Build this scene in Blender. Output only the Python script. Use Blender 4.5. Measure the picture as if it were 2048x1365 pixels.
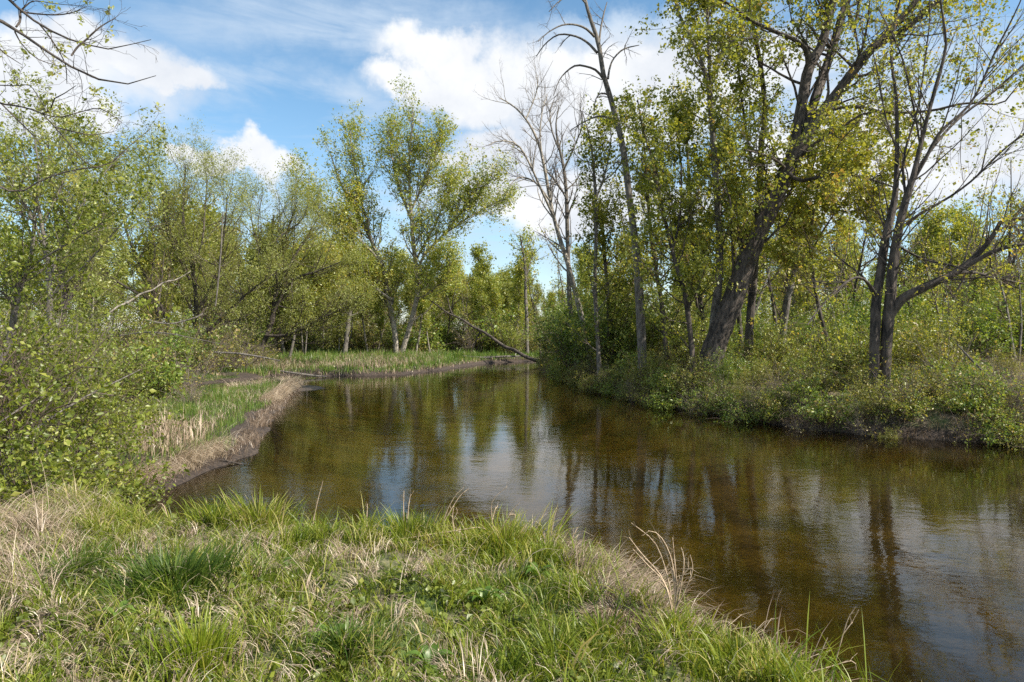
import bpy, math, random
import numpy as np
from math import radians, sin, cos, pi

for o in list(bpy.data.objects):
    bpy.data.objects.remove(o)
S = bpy.context.scene
COL = S.collection

# ---------------------------------------------------------------- camera, light, exposure
F_PX, HOR, CX, EYE = 1365.0, 660.0, 1024.0, 2.4      # focal length, horizon row, centre column (2048 px wide picture), eye above water
cam_d = bpy.data.cameras.new('camera')
cam_d.sensor_width = 36.0
cam_d.lens = 24.0
cam_d.shift_y = -0.011
cam_d.clip_end = 2000
cam_d.clip_start = 0.05
cam = bpy.data.objects.new('camera', cam_d)
cam.location = (0, 0, EYE)
cam.rotation_euler = (radians(90), 0, 0)
COL.objects.link(cam)
S.camera = cam

SUN_AZ, SUN_EL = radians(111), radians(42)            # azimuth from +Y towards +X
sd = (sin(SUN_AZ) * cos(SUN_EL), cos(SUN_AZ) * cos(SUN_EL), sin(SUN_EL))
ld = bpy.data.lights.new('sun', 'SUN')
ld.energy = 5.0
ld.angle = radians(0.5)
ld.color = (1.0, 0.945, 0.85)
lo = bpy.data.objects.new('sun', ld)
import mathutils
lo.rotation_euler = mathutils.Vector(sd).to_track_quat('Z', 'Y').to_euler()
lo.location = (40, -20, 60)
COL.objects.link(lo)

S.view_settings.view_transform = 'Standard'
S.view_settings.look = 'None'
S.view_settings.gamma = 1.0
S.view_settings.exposure = 0.85
S.view_settings.use_curve_mapping = False
S.render.engine = 'CYCLES'
S.cycles.max_bounces = 7
S.cycles.diffuse_bounces = 3
S.cycles.glossy_bounces = 3
S.cycles.transmission_bounces = 3
S.cycles.transparent_max_bounces = 6
S.cycles.use_denoising = False

world = bpy.data.worlds.new('World')
S.world = world
world.use_nodes = True


class NT:
    def __init__(s, tree):
        s.t = tree
        tree.nodes.clear()

    def n(s, typ, **kw):
        nd = s.t.nodes.new(typ)
        for k, v in kw.items():
            if k == 'inp':
                for kk, vv in v.items():
                    if isinstance(vv, bpy.types.NodeSocket):
                        s.t.links.new(vv, nd.inputs[kk])
                    else:
                        nd.inputs[kk].default_value = vv
            else:
                setattr(nd, k, v)
        return nd

    def math(s, op, a, b=0.0, c=0.0, clamp=False):
        return s.n('ShaderNodeMath', operation=op, use_clamp=clamp, inp={0: a, 1: b, 2: c}).outputs[0]

    def mr(s, v, a, b, c=0.0, d=1.0, smooth=True):
        return s.n('ShaderNodeMapRange', interpolation_type='SMOOTHSTEP' if smooth else 'LINEAR',
                   inp={'Value': v, 'From Min': a, 'From Max': b, 'To Min': c, 'To Max': d}).outputs[0]

    def mix(s, f, a, b, mode='MIX'):
        return s.n('ShaderNodeMix', data_type='RGBA', blend_type=mode, inp={0: f, 6: a, 7: b}).outputs[2]

    def noise(s, vec, scale, detail=4, rough=0.55, dist=0.0):
        return s.n('ShaderNodeTexNoise', inp={'Vector': vec, 'Scale': scale, 'Detail': detail, 'Roughness': rough, 'Distortion': dist})

    def ramp(s, f, stops):
        r = s.n('ShaderNodeValToRGB', inp={0: f})
        e = r.color_ramp.elements
        while len(e) < len(stops):
            e.new(0.5)
        for el, (p, c) in zip(e, stops):
            el.position = p
            el.color = (c[0], c[1], c[2], 1)
        return r.outputs[0]


def build_world():
    N = NT(world.node_tree)
    sky = N.n('ShaderNodeTexSky', sky_type='NISHITA', sun_disc=False, sun_elevation=SUN_EL, sun_rotation=SUN_AZ,
              altitude=200.0, air_density=1.0, dust_density=0.4, ozone_density=3.0)
    tc = N.n('ShaderNodeTexCoord').outputs['Generated']
    sp = N.n('ShaderNodeSeparateXYZ', inp={0: tc})
    az = N.math('ARCTAN2', sp.outputs[0], sp.outputs[1])
    el = N.math('ARCSINE', sp.outputs[2])
    # wobble the coordinates so that the cloud edges billow
    nz = N.noise(tc, 6.5, 10, 0.6)
    nz2 = N.noise(tc, 2.3, 4, 0.5)
    wv = N.n('ShaderNodeVectorMath', operation='SUBTRACT', inp={0: nz.outputs['Color'], 1: (0.5, 0.5, 0.5)}).outputs[0]
    p = N.n('ShaderNodeCombineXYZ', inp={0: az, 1: el}).outputs[0]
    pw = N.n('ShaderNodeVectorMath', operation='MULTIPLY_ADD', inp={0: wv, 1: (0.26, 0.19, 0.0), 2: p}).outputs[0]

    def blob(src, px, py, rx, ry, lo_=0.50, hi=1.16, wgt=1.0):
        a0 = math.atan((px - CX) / F_PX)
        e0 = math.atan((HOR - py) / F_PX * cos(a0))
        ra, re = rx / F_PX * cos(a0) ** 2, ry / F_PX * cos(a0)
        v = N.n('ShaderNodeVectorMath', operation='MULTIPLY_ADD', inp={0: src, 1: (1 / ra, 1 / re, 0), 2: (-a0 / ra, -e0 / re, 0)}).outputs[0]
        l = N.n('ShaderNodeVectorMath', operation='LENGTH', inp={0: v}).outputs['Value']
        return N.mr(l, hi, lo_, 0.0, wgt)

    def allmax(L):
        m = L[0]
        for x in L[1:]:
            m = N.math('MAXIMUM', m, x)
        return m
    cum = allmax([blob(pw, *b) for b in [
        (60, 150, 330, 88), (210, 118, 190, 75), (330, 150, 95, 42), (40, 215, 260, 60), (190, 245, 110, 42),
        (900, 130, 165, 46), (850, 186, 135, 38), (990, 170, 200, 80), (1110, 160, 150, 80), (1290, 165, 200, 95), (1200, 230, 300, 90),
        (1000, 290, 150, 55), (1440, 170, 220, 90), (1080, 390, 240, 80), (1760, 330, 330, 130), (2010, 290, 230, 120), (530, 330, 110, 34), (345, 312, 50, 24),
        (440, 330, 150, 26), (900, 320, 130, 30), (1250, 420, 220, 60)]])
    # beyond the picture the same weather goes on
    out = N.math('MAXIMUM', N.mr(N.math('ABSOLUTE', az), 0.72, 0.95), N.mr(el, 0.50, 0.75))
    gen = N.math('MULTIPLY', N.mr(N.noise(tc, 3.2, 8, 0.6).outputs[0], 0.53, 0.60), out)
    cum = N.math('MAXIMUM', cum, gen)
    # thin high cloud, drawn out sideways
    st = N.n('ShaderNodeMapping', inp={'Vector': tc, 'Scale': (1.6, 1.6, 9.0), 'Rotation': (0.0, radians(7), 0.0)}).outputs[0]
    wisp = N.noise(st, 1.7, 8, 0.62, 0.6).outputs[0]
    cir_n = N.mr(wisp, 0.30, 0.62)
    cir_b = allmax([blob(pw, *b, 0.1, 1.2) for b in [
        (700, 70, 560, 85), (600, 235, 380, 70), (460, 300, 400, 70), (1250, 60, 330, 40), (450, 160, 200, 60), (900, 430, 700, 170), (150, 300, 300, 120), (1750, 150, 500, 120)]])
    cir = N.math('MULTIPLY', cir_n, N.math('MULTIPLY', N.math('MAXIMUM', cir_b, N.math('MULTIPLY', out, 0.6)), 0.95))
    cir = N.math('MAXIMUM', cir, N.mr(el, 0.34, 0.0, 0.0, 0.32))
    shade = N.mr(N.math('ADD', N.math('MULTIPLY', nz.outputs[0], 0.6), N.math('MULTIPLY', nz2.outputs[0], 0.4)), 0.36, 0.62)
    ccol = N.mix(shade, (3.75, 4.0, 4.4, 1), (5.15, 5.2, 5.25, 1))
    base = N.n('ShaderNodeHueSaturation', inp={'Hue': 0.488, 'Saturation': 1.06, 'Value': 0.96, 'Color': sky.outputs[0]}).outputs[0]
    c = N.mix(cir, base, (3.1, 3.75, 4.55, 1))
    c = N.mix(cum, c, ccol)
    bg = N.n('ShaderNodeBackground', inp={'Color': c, 'Strength': 0.115})
    o = N.n('ShaderNodeOutputWorld', inp={0: bg.outputs[0]})


build_world()
world.cycles.sampling_method = 'MANUAL'
world.cycles.sample_map_resolution = 512


# ---------------------------------------------------------------- helpers
def W(px, py, D):
    return np.array([(px - CX) / F_PX * D, D, EYE + (HOR - py) / F_PX * D])


def tag(o, label=None, cat=None, group=None, kind=None):
    if label: o['label'] = label
    if cat: o['category'] = cat
    if group: o['group'] = group
    if kind: o['kind'] = kind
    return o


def empty(name, loc, label=None, cat=None, group=None):
    o = bpy.data.objects.new(name, None)
    o.location = tuple(float(v) for v in loc)
    o.empty_display_size = 0.3
    COL.objects.link(o)
    return tag(o, label, cat, group)


def mesh(name, V, Q=None, T=None, mat=None, tint=None, smooth=False):
    """V (n,3), Q quads (a,4), T triangles (b,3), one float attribute per vertex"""
    me = bpy.data.meshes.new(name)
    V = np.asarray(V, np.float32)
    Q = np.zeros((0, 4), np.int32) if Q is None else np.asarray(Q, np.int32)
    T = np.zeros((0, 3), np.int32) if T is None else np.asarray(T, np.int32)
    me.vertices.add(len(V))
    me.vertices.foreach_set('co', V.ravel())
    nl = len(Q) * 4 + len(T) * 3
    me.loops.add(nl)
    me.loops.foreach_set('vertex_index', np.concatenate([Q.ravel(), T.ravel()]).astype(np.int32))
    me.polygons.add(len(Q) + len(T))
    st = np.concatenate([np.arange(len(Q)) * 4, len(Q) * 4 + np.arange(len(T)) * 3]).astype(np.int32)
    me.polygons.foreach_set('loop_start', st)
    if smooth:
        me.polygons.foreach_set('use_smooth', np.ones(len(Q) + len(T), bool))
    if tint is not None:
        a = me.attributes.new('tint', 'FLOAT', 'POINT')
        a.data.foreach_set('value', np.asarray(tint, np.float32))
    me.update(calc_edges=True)
    if mat: me.materials.append(mat)
    return me


def link(name, me, parent=None, kind=None):
    o = bpy.data.objects.new(name, me)
    if parent is not None:
        o.parent = parent
    if kind: o['kind'] = kind
    COL.objects.link(o)
    return o


def nrm(v):
    return v / np.maximum(np.linalg.norm(v, axis=-1, keepdims=True), 1e-9)


def smooth_line(P, n):
    """Catmull-Rom through the rows of P, resampled to n rows"""
    P = np.asarray(P, float)
    if len(P) == 2:
        t = np.linspace(0, 1, n)[:, None]
        return P[0] * (1 - t) + P[1] * t
    seg = np.linalg.norm(np.diff(P[:, :3], axis=0), axis=1)
    s = np.concatenate([[0], np.cumsum(seg)])
    u = np.linspace(0, s[-1], n)
    k = np.clip(np.searchsorted(s, u, 'right') - 1, 0, len(P) - 2)
    f = ((u - s[k]) / seg[k])[:, None]
    p0, p1, p2, p3 = P[np.maximum(k - 1, 0)], P[k], P[k + 1], P[np.minimum(k + 2, len(P) - 1)]
    return 0.5 * ((2 * p1) + (p2 - p0) * f + (2 * p0 - 5 * p1 + 4 * p2 - p3) * f ** 2 + (3 * p1 - p0 - 3 * p2 + p3) * f ** 3)


def tubes(P, R, sides=5, rough=0.0, rng=None, flute=0):
    """P (B,m,3), R (B,m) -> V, Q"""
    B, m, _ = P.shape
    T = np.gradient(P, axis=1)
    T = nrm(T)
    mt = np.abs(T.mean(axis=1))
    ref = np.zeros((B, 3))
    ref[np.arange(B), mt.argmin(axis=1)] = 1
    Nn = nrm(np.cross(T, ref[:, None, :]))
    Bn = np.cross(T, Nn)
    a = np.arange(sides) / sides * 2 * pi
    ca, sa = np.cos(a), np.sin(a)
    RR = R[:, :, None] * np.ones(sides)
    if rough and rng is not None:
        RR = RR * (1 + rough * rng.normal(size=(B, m, sides)))
        if flute:
            ph = rng.uniform(0, 6.28, (B, 1, 1)) + np.linspace(0, 2.5, m)[None, :, None]
            RR = RR * (1 + 0.05 * np.sin(a * flute + ph) + 0.03 * np.sin(a * (flute * 2 + 1) - 2 * ph))
            if sides > 24:  # furrowed bark
                zz = np.arange(m)[None, :, None] * 0.35
                for kf in (9, 14, 19):
                    RR = RR * (1 + 0.022 * np.abs(np.sin(a * kf * 0.5 + rng.uniform(0, 6) + 1.2 * np.sin(zz * rng.uniform(0.3, 0.8) + rng.uniform(0, 6)))))
    V = P[:, :, None, :] + RR[..., None] * (ca[:, None] * Nn[:, :, None, :] + sa[:, None] * Bn[:, :, None, :])
    V = V.reshape(-1, 3)
    i = np.arange(B * m * sides).reshape(B, m, sides)
    q = np.stack([i[:, :-1], np.roll(i, -1, 2)[:, :-1], np.roll(i, -1, 2)[:, 1:], i[:, 1:]], -1).reshape(-1, 4)
    return V, q


def kids(rng, P, R, k, t=(0.3, 0.98), length=None, ratio=0.5, ang=(35, 60), wig=0.12, trop=0.1, m=5, rr=0.6, taper=0.25, rmax=None, short=0.5, bias=None):
    """k children for each parent polyline"""
    B, n, _ = P.shape
    idx = np.repeat(np.arange(B), k)
    C = len(idx)
    tt = rng.uniform(t[0], t[1], C) * (n - 1)
    i0 = np.minimum(tt.astype(int), n - 2)
    f = (tt - i0)[:, None]
    p = P[idx, i0] * (1 - f) + P[idx, i0 + 1] * f
    T = nrm(P[idx, i0 + 1] - P[idx, i0])
    r = R[idx, i0] * (1 - f[:, 0]) + R[idx, i0 + 1] * f[:, 0]
    L = np.linalg.norm(np.diff(P, axis=1), axis=2).sum(1)[idx] * ratio if length is None else np.full(C, float(length))
    L = L * (1 - short * tt / (n - 1)) * rng.uniform(0.55, 1.25, C)
    rd = rng.normal(size=(C, 3))
    perp = nrm(rd - (rd * T).sum(1, keepdims=True) * T)
    th = np.radians(rng.uniform(ang[0], ang[1], C))[:, None]
    d = np.cos(th) * T + np.sin(th) * perp
    if bias is not None:
        d = nrm(d + np.asarray(bias))
    out = np.zeros((C, m, 3))
    out[:, 0] = p
    st = (L / (m - 1))[:, None]
    for j in range(1, m):
        d = nrm(d + rng.normal(size=(C, 3)) * wig + np.array([0, 0, trop]))
        out[:, j] = out[:, j - 1] + d * st
    r0 = r * rr * rng.uniform(0.7, 1.1, C)
    if rmax is not None: r0 = np.minimum(r0, rmax)
    Rn = r0[:, None] * np.linspace(1, taper, m)[None, :]
    return out, Rn


def leaf_cloud(rng, P, N, size, spread=0.12, t=(0.2, 1.05), up=0.5, tvar=0.35, fold=0.25, aspect=0.62, tbase=0.5, groups=1, droop=0.0):
    """N leaves near the polylines P; each leaf is two triangles folded on its midrib; returns V, T, tint"""
    B, n, _ = P.shape
    nc = max(1, N // groups)
    bi = rng.integers(0, B, nc)
    tt = np.clip(rng.uniform(t[0], t[1], nc), 0, 1) * (n - 1)
    i0 = np.minimum(tt.astype(int), n - 2)
    f = (tt - i0)[:, None]
    c = P[bi, i0] * (1 - f) + P[bi, i0 + 1] * f
    tw = rng.normal(size=B) * tvar
    c = c + rng.normal(size=(nc, 3)) * spread
    tn = tbase + tw[bi] * 0.7 + rng.normal(size=nc) * tvar * 0.35
    if groups > 1:
        c = np.repeat(c, groups, 0) + rng.normal(size=(nc * groups, 3)) * size * 0.75
        tn = np.repeat(tn, groups)
    n_ = len(c)
    s = (size * np.clip(np.exp(rng.normal(size=n_) * 0.38), 0.4, 2.2))[:, None]
    nor = nrm(rng.normal(size=(n_, 3)) + np.array([0, 0, up]))
    a = nrm(np.cross(nor, rng.normal(size=(n_, 3))) + np.array([0, 0, -droop]))
    b = np.cross(nor, a)
    v0 = c
    tip = c + a * s
    l = c + a * s * 0.45 + b * s * aspect * 0.5 + nor * s * fold * 0.5
    r = c + a * s * 0.45 - b * s * aspect * 0.5 + nor * s * fold * 0.5
    V = np.stack([v0, l, tip, r], 1).reshape(-1, 3)
    i = np.arange(n_)[:, None] * 4
    T = np.concatenate([i + np.array([0, 1, 2]), i + np.array([0, 2, 3])])
    tn = np.clip(tn + rng.normal(size=n_) * 0.10, 0, 1)
    return V, T, np.repeat(tn, 4)


# ---------------------------------------------------------------- river outline and terrain height
def wl(px, py):
    D = EYE * F_PX / (py - HOR)
    return ((px - CX) / F_PX * D, D)


far_side = [wl(330, 985), wl(430, 937), wl(512, 906), wl(525, 870), wl(550, 835), wl(580, 797), (-8.4, 27.2), (-9.2, 30.2),
            (-9.9, 30.6), (-11.4, 27.2), (-12.4, 23.8), (-14.2, 24.6), (-13.9, 29.0), (-12.7, 32.2), (-12.3, 36.0), (-10.6, 36.9),
            wl(640, 753), wl(720, 752), wl(800, 750), wl(880, 741), wl(940, 731), (-1.6, 49.5), (1.4, 51.8), (7.0, 54.5), (20, 58), (44, 60)]
right_side = [(44, 56), (20, 53.5), (8, 50.5), (3.2, 47.0), wl(1090, 737), wl(1112, 752), wl(1150, 770), wl(1200, 785), wl(1300, 808), wl(1380, 822), wl(1450, 835),
              wl(1600, 857), wl(1800, 877), wl(2048, 892), (14, 12.6), (24, 9), (44, -4), (60, -40)]
near_side = [(4.0, -40), (3.0, -5), (2.55, 1.0), (1.9, 2.5), (1.70, 3.0), (1.48, 3.5), (1.22, 3.85), (1.08, 4.1), (1.0, 4.5), (0.82, 5.1), (0.45, 5.55),
             (-0.5, 5.85), (-1.6, 6.0), (-2.2, 6.3), (-2.9, 6.1), (-3.5, 6.6), (-4.3, 7.2), (-5.4, 8.6), (-5.6, 9.6)]
RIVER = np.array(far_side + right_side + near_side)


def river_d(x, y):
    """signed distance to the waterline, positive on land"""
    x = np.asarray(x, float).ravel()
    y = np.asarray(y, float).ravel()
    best = np.full(x.shape, 1e9)
    ins = np.zeros(x.shape, bool)
    A = RIVER
    Bp = np.roll(RIVER, -1, 0)
    for (ax, ay), (bx, by) in zip(A, Bp):
        dx, dy = bx - ax, by - ay
        t = np.clip(((x - ax) * dx + (y - ay) * dy) / (dx * dx + dy * dy), 0, 1)
        best = np.minimum(best, (x - ax - t * dx) ** 2 + (y - ay - t * dy) ** 2)
        c = ((ay > y) != (by > y)) & (x < (bx - ax) * (y - ay) / (by - ay + 1e-12) + ax)
        ins ^= c
    d = np.sqrt(best)
    return np.where(ins, -d, d)


def sst(a, b, v):
    t = np.clip((v - a) / (b - a), 0, 1)
    return t * t * (3 - 2 * t)


_r = np.random.default_rng(5)
WAVES = [(_r.normal(size=2) * s, _r.uniform(0, 6.28), a) for s, a, k in ((0.12, 1.0, 4), (0.5, 0.35, 5), (1.6, 0.14, 6), (4.5, 0.06, 8)) for _ in range(k)]


def bumps(x, y):
    z = 0
    for (kx, ky), ph, a in WAVES:
        z = z + a * np.sin(x * kx + y * ky + ph)
    return z


def is_right(x, y):
    mid = np.interp(y, [-40, 5, 10, 14, 22, 36, 50, 60, 90], [30, 12, 7, 3, -0.5, -2, 1.5, 16, 30])
    return sst(-0.5, 0.8, x - mid) * sst(-1, 3, y)


def ground_z(x, y):
    sh = np.shape(x)
    x = np.asarray(x, float).ravel()
    y = np.asarray(y, float).ravel()
    d = river_d(x, y)
    bm = bumps(x, y)
    d2 = d + 0.05 * bm + 0.07 * np.sin(3.1 * x + 1.3 * np.sin(2.3 * y)) * np.sin(2.7 * y + 0.8 * x) * (1 - sst(0.6, 2, np.abs(d))) * sst(7, 9, y)
    near = sst(8.6, 7.4, y) * sst(-5.6, -4.2, x)
    right = is_right(x, y)
    far = sst(33.5, 35.5, y) * (1 - right)
    Hh = 0.25 * (1 - near - right) + 0.74 * near + 0.72 * right + 0.05 * far
    ww = 1.2 * (1 - near - right) + 0.22 * near + 0.45 * right
    ww = ww * (1 - far) + 0.5 * far
    dl = np.maximum(d2, 0)
    z = Hh * (1 - np.exp(-dl / np.maximum(ww, 0.1))) + 0.02
    z += (0.015 + 0.045 * sst(0.4, 3.0, dl)) * bm * 0.7
    z += near * sst(0.05, 0.5, dl) * 0.045 * (np.sin(5.1 * x + 1.7 * np.sin(3.3 * y)) * np.sin(4.3 * y + 1.1 * np.sin(4.1 * x)) + 0.6 * np.sin(9.7 * x + 2 * y) * np.sin(8.9 * y - 2.3 * x))
    z += 0.012 * np.clip(dl - 2, 0, 30) * (0.6 + right)
    z += 0.6 * sst(60, 200, y) * 1.0
    z = np.maximum(z, 0.03)
    zw = -0.95 * (1 - np.exp(np.minimum(d2, 0) / 1.5)) + 0.05 * bm * sst(0, 1.5, -d) - 0.02
    z = np.where(d2 > 0, z, np.minimum(zw, -0.02))
    return z.reshape(sh)


def on_ground(x, y, dz=0.0):
    return np.array([x, y, float(ground_z(np.array([x]), np.array([y]))[0]) + dz])


# ---------------------------------------------------------------- materials
MATS = {}


def leaf_mat(name, stops, transl=0.46, gloss=0.035):
    m = bpy.data.materials.new(name)
    m.use_nodes = True
    N = NT(m.node_tree)
    at = N.n('ShaderNodeAttribute', attribute_name='tint').outputs['Fac']
    c = N.ramp(at, stops)
    d = N.n('ShaderNodeBsdfDiffuse', inp={'Color': c})
    ct = N.mix(1.0, c, (1.25, 1.15, 0.55, 1), 'MULTIPLY')
    tr = N.n('ShaderNodeBsdfTranslucent', inp={'Color': ct})
    mx = N.n('ShaderNodeMixShader', inp={0: transl, 1: d.outputs[0], 2: tr.outputs[0]})
    g = N.n('ShaderNodeBsdfGlossy', inp={'Color': (0.9, 0.9, 0.85, 1), 'Roughness': 0.42})
    mg = N.n('ShaderNodeMixShader', inp={0: gloss, 1: mx.outputs[0], 2: g.outputs[0]})
    N.n('ShaderNodeOutputMaterial', inp={0: mg.outputs[0]})
    MATS[name] = m
    return m


def bark_mat(name, a, b, scale=6.0, bump=0.6, patch=None):
    m = bpy.data.materials.new(name)
    m.use_nodes = True
    N = NT(m.node_tree)
    tc = N.n('ShaderNodeTexCoord').outputs['Object']
    st = N.n('ShaderNodeMapping', inp={'Vector': tc, 'Scale': (1, 1, 0.22)}).outputs[0]
    n1 = N.noise(st, scale * 2.2, 6, 0.65, 0.4).outputs[0]
    n2 = N.noise(tc, scale * 0.5, 3, 0.5).outputs[0]
    v = N.math('ADD', N.math('MULTIPLY', n1, 0.7), N.math('MULTIPLY', n2, 0.3))
    c = N.mix(N.mr(v, 0.36, 0.62), (*a, 1), (*b, 1))
    if patch:
        c = N.mix(N.mr(N.noise(tc, scale * 0.9, 5, 0.6).outputs[0], 0.52, 0.60), c, (*patch, 1))
    bp = N.n('ShaderNodeBump', inp={'Strength': bump, 'Distance': 0.05, 'Height': n1})
    d = N.n('ShaderNodeBsdfPrincipled', inp={'Base Color': c, 'Roughness': 0.88, 'Normal': bp.outputs[0]})
    N.n('ShaderNodeOutputMaterial', inp={0: d.outputs[0]})
    MATS[name] = m
    return m


leaf_mat('maple_leaves', [(0.0, (0.085, 0.115, 0.022)), (0.35, (0.19, 0.225, 0.034)), (0.65, (0.33, 0.345, 0.055)), (0.9, (0.45, 0.42, 0.09)), (1.0, (0.42, 0.28, 0.09))], transl=0.5, gloss=0.03)
leaf_mat('cottonwood_leaves', [(0.0, (0.110, 0.166, 0.032)), (0.4, (0.222, 0.287, 0.050)), (0.7, (0.376, 0.394, 0.070)), (1.0, (0.528, 0.423, 0.096))])
leaf_mat('willow_leaves', [(0.0, (0.110, 0.137, 0.032)), (0.4, (0.209, 0.245, 0.053)), (0.75, (0.319, 0.342, 0.084)), (1.0, (0.396, 0.376, 0.126))], transl=0.5)
leaf_mat('fresh_leaves', [(0.0, (0.091, 0.139, 0.029)), (0.4, (0.198, 0.252, 0.040)), (0.8, (0.378, 0.384, 0.074)), (1.0, (0.494, 0.432, 0.130))])
leaf_mat('bush_leaves', [(0.0, (0.066, 0.118, 0.020)), (0.45, (0.141, 0.218, 0.033)), (0.8, (0.281, 0.336, 0.058)), (1.0, (0.396, 0.302, 0.099))])
leaf_mat('thicket_leaves', [(0.0, (0.083, 0.111, 0.020)), (0.4, (0.179, 0.206, 0.033)), (0.7, (0.289, 0.295, 0.062)), (1.0, (0.385, 0.280, 0.123))])
leaf_mat('shrub_leaves', [(0.0, (0.045, 0.065, 0.012)), (0.4, (0.115, 0.155, 0.020)), (0.8, (0.25, 0.285, 0.04)), (1.0, (0.38, 0.38, 0.08))], gloss=0.03)
leaf_mat('grass_blades', [(0.0, (0.040, 0.075, 0.008)), (0.35, (0.11, 0.165, 0.016)), (0.7, (0.24, 0.285, 0.034)), (0.86, (0.36, 0.34, 0.08)), (1.0, (0.48, 0.39, 0.19))], transl=0.4, gloss=0.02)
leaf_mat('bank_grass', [(0.0, (0.035, 0.07, 0.012)), (0.4, (0.085, 0.155, 0.020)), (0.75, (0.16, 0.235, 0.04)), (0.9, (0.26, 0.27, 0.08)), (1.0, (0.38, 0.32, 0.15))], transl=0.35)
leaf_mat('sedge_blades', [(0.0, (0.10, 0.16, 0.012)), (0.5, (0.22, 0.29, 0.020)), (1.0, (0.40, 0.38, 0.06))], transl=0.4)
leaf_mat('dark_sedge_blades', [(0.0, (0.022, 0.05, 0.008)), (0.5, (0.055, 0.10, 0.014)), (1.0, (0.13, 0.18, 0.03))], transl=0.3, gloss=0.02)
leaf_mat('straw', [(0.0, (0.15, 0.10, 0.065)), (0.4, (0.30, 0.22, 0.155)), (0.8, (0.46, 0.36, 0.25)), (1.0, (0.56, 0.47, 0.34))], transl=0.15, gloss=0.05)
bark_mat('dark_bark', (0.014, 0.011, 0.009), (0.115, 0.09, 0.07), 5, 1.0)
bark_mat('grey_bark', (0.05, 0.042, 0.035), (0.20, 0.175, 0.145), 8, 0.9)
bark_mat('pale_bark', (0.15, 0.13, 0.105), (0.40, 0.35, 0.28), 6, 0.5, patch=(0.13, 0.115, 0.095))
bark_mat('brown_twigs', (0.055, 0.038, 0.027), (0.15, 0.105, 0.075), 9, 0.2)
bark_mat('grey_twigs', (0.08, 0.065, 0.052), (0.22, 0.175, 0.135), 9, 0.2)
bark_mat('dry_stalk', (0.25, 0.175, 0.11), (0.50, 0.38, 0.26), 30, 0.2)


def ground_mat():
    m = bpy.data.materials.new('ground')
    m.use_nodes = True
    N = NT(m.node_tree)
    g = N.n('ShaderNodeNewGeometry').outputs['Position']
    z = N.n('ShaderNodeSeparateXYZ', inp={0: g}).outputs[2]
    n1 = N.noise(g, 1.1, 6, 0.6).outputs[0]
    n2 = N.noise(g, 14, 6, 0.7).outputs[0]
    n3 = N.noise(g, 0.35, 3, 0.5).outputs[0]
    mud = N.mix(N.mr(n2, 0.35, 0.7), (0.022, 0.015, 0.011, 1), (0.075, 0.052, 0.036, 1))
    litter = N.mix(N.mr(n2, 0.38, 0.62), (0.07, 0.052, 0.03, 1), (0.26, 0.20, 0.13, 1))
    green = N.mix(N.mr(n2, 0.3, 0.7), (0.035, 0.06, 0.013, 1), (0.10, 0.15, 0.03, 1))
    land = N.mix(N.mr(n1, 0.42, 0.58), litter, green)
    land = N.mix(N.mr(z, 0.16, 0.42), mud, land)
    # river bed: amber sand with darker weed
    bed = N.mix(N.mr(N.math('ADD', N.math('MULTIPLY', n1, 0.6), N.math('MULTIPLY', n2, 0.4)), 0.38, 0.62), (0.22, 0.155, 0.040, 1), (0.60, 0.42, 0.125, 1))
    bed = N.mix(N.mr(n3, 0.48, 0.62, 0.0, 0.75), bed, (0.12, 0.105, 0.022, 1))
    bed = N.mix(N.mr(z, -0.30, 0.0), bed, mud)
    c = N.mix(N.mr(z, -0.01, 0.03), bed, land)
    bp = N.n('ShaderNodeBump', inp={'Strength': 0.8, 'Distance': 0.05, 'Height': n2})
    d = N.n('ShaderNodeBsdfPrincipled', inp={'Base Color': c, 'Roughness': 0.93, 'Normal': bp.outputs[0]})
    N.n('ShaderNodeOutputMaterial', inp={0: d.outputs[0]})
    return m


def water_mat():
    m = bpy.data.materials.new('river_water')
    m.use_nodes = True
    N = NT(m.node_tree)
    g = N.n('ShaderNodeNewGeometry').outputs['Position']
    st = N.n('ShaderNodeMapping', inp={'Vector': g, 'Scale': (0.8, 1.25, 1), 'Rotation': (0, 0, radians(18))}).outputs[0]
    a = N.noise(st, 9.0, 4, 0.55, 0.5).outputs[0]
    b = N.noise(st, 1.7, 3, 0.5, 0.3).outputs[0]
    c2 = N.noise(g, 0.35, 2, 0.5).outputs[0]
    amp = N.mr(c2, 0.35, 0.65, 0.45, 1.15)
    h = N.math('MULTIPLY', N.math('ADD', N.math('MULTIPLY', a, 0.0017), N.math('MULTIPLY', b, 0.0050)), amp)
    bp = N.n('ShaderNodeBump', inp={'Strength': 1.0, 'Distance': 1.0, 'Height': h})
    fr = N.n('ShaderNodeFresnel', inp={'IOR': 1.40, 'Normal': bp.outputs[0]})
    gl = N.n('ShaderNodeBsdfGlossy', inp={'Color': (1, 1, 1, 1), 'Roughness': 0.015, 'Normal': bp.outputs[0]})
    tr = N.n('ShaderNodeBsdfTransparent', inp={'Color': (0.84, 0.70, 0.38, 1)})
    mx = N.n('ShaderNodeMixShader', inp={0: fr.outputs[0], 1: tr.outputs[0], 2: gl.outputs[0]})
    N.n('ShaderNodeOutputMaterial', inp={0: mx.outputs[0]})
    return m


# ---------------------------------------------------------------- ground and water
def axis(pts):
    out = []
    for a, b, st in pts:
        out.append(np.arange(a, b, st))
    return np.concatenate(out)


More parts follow.
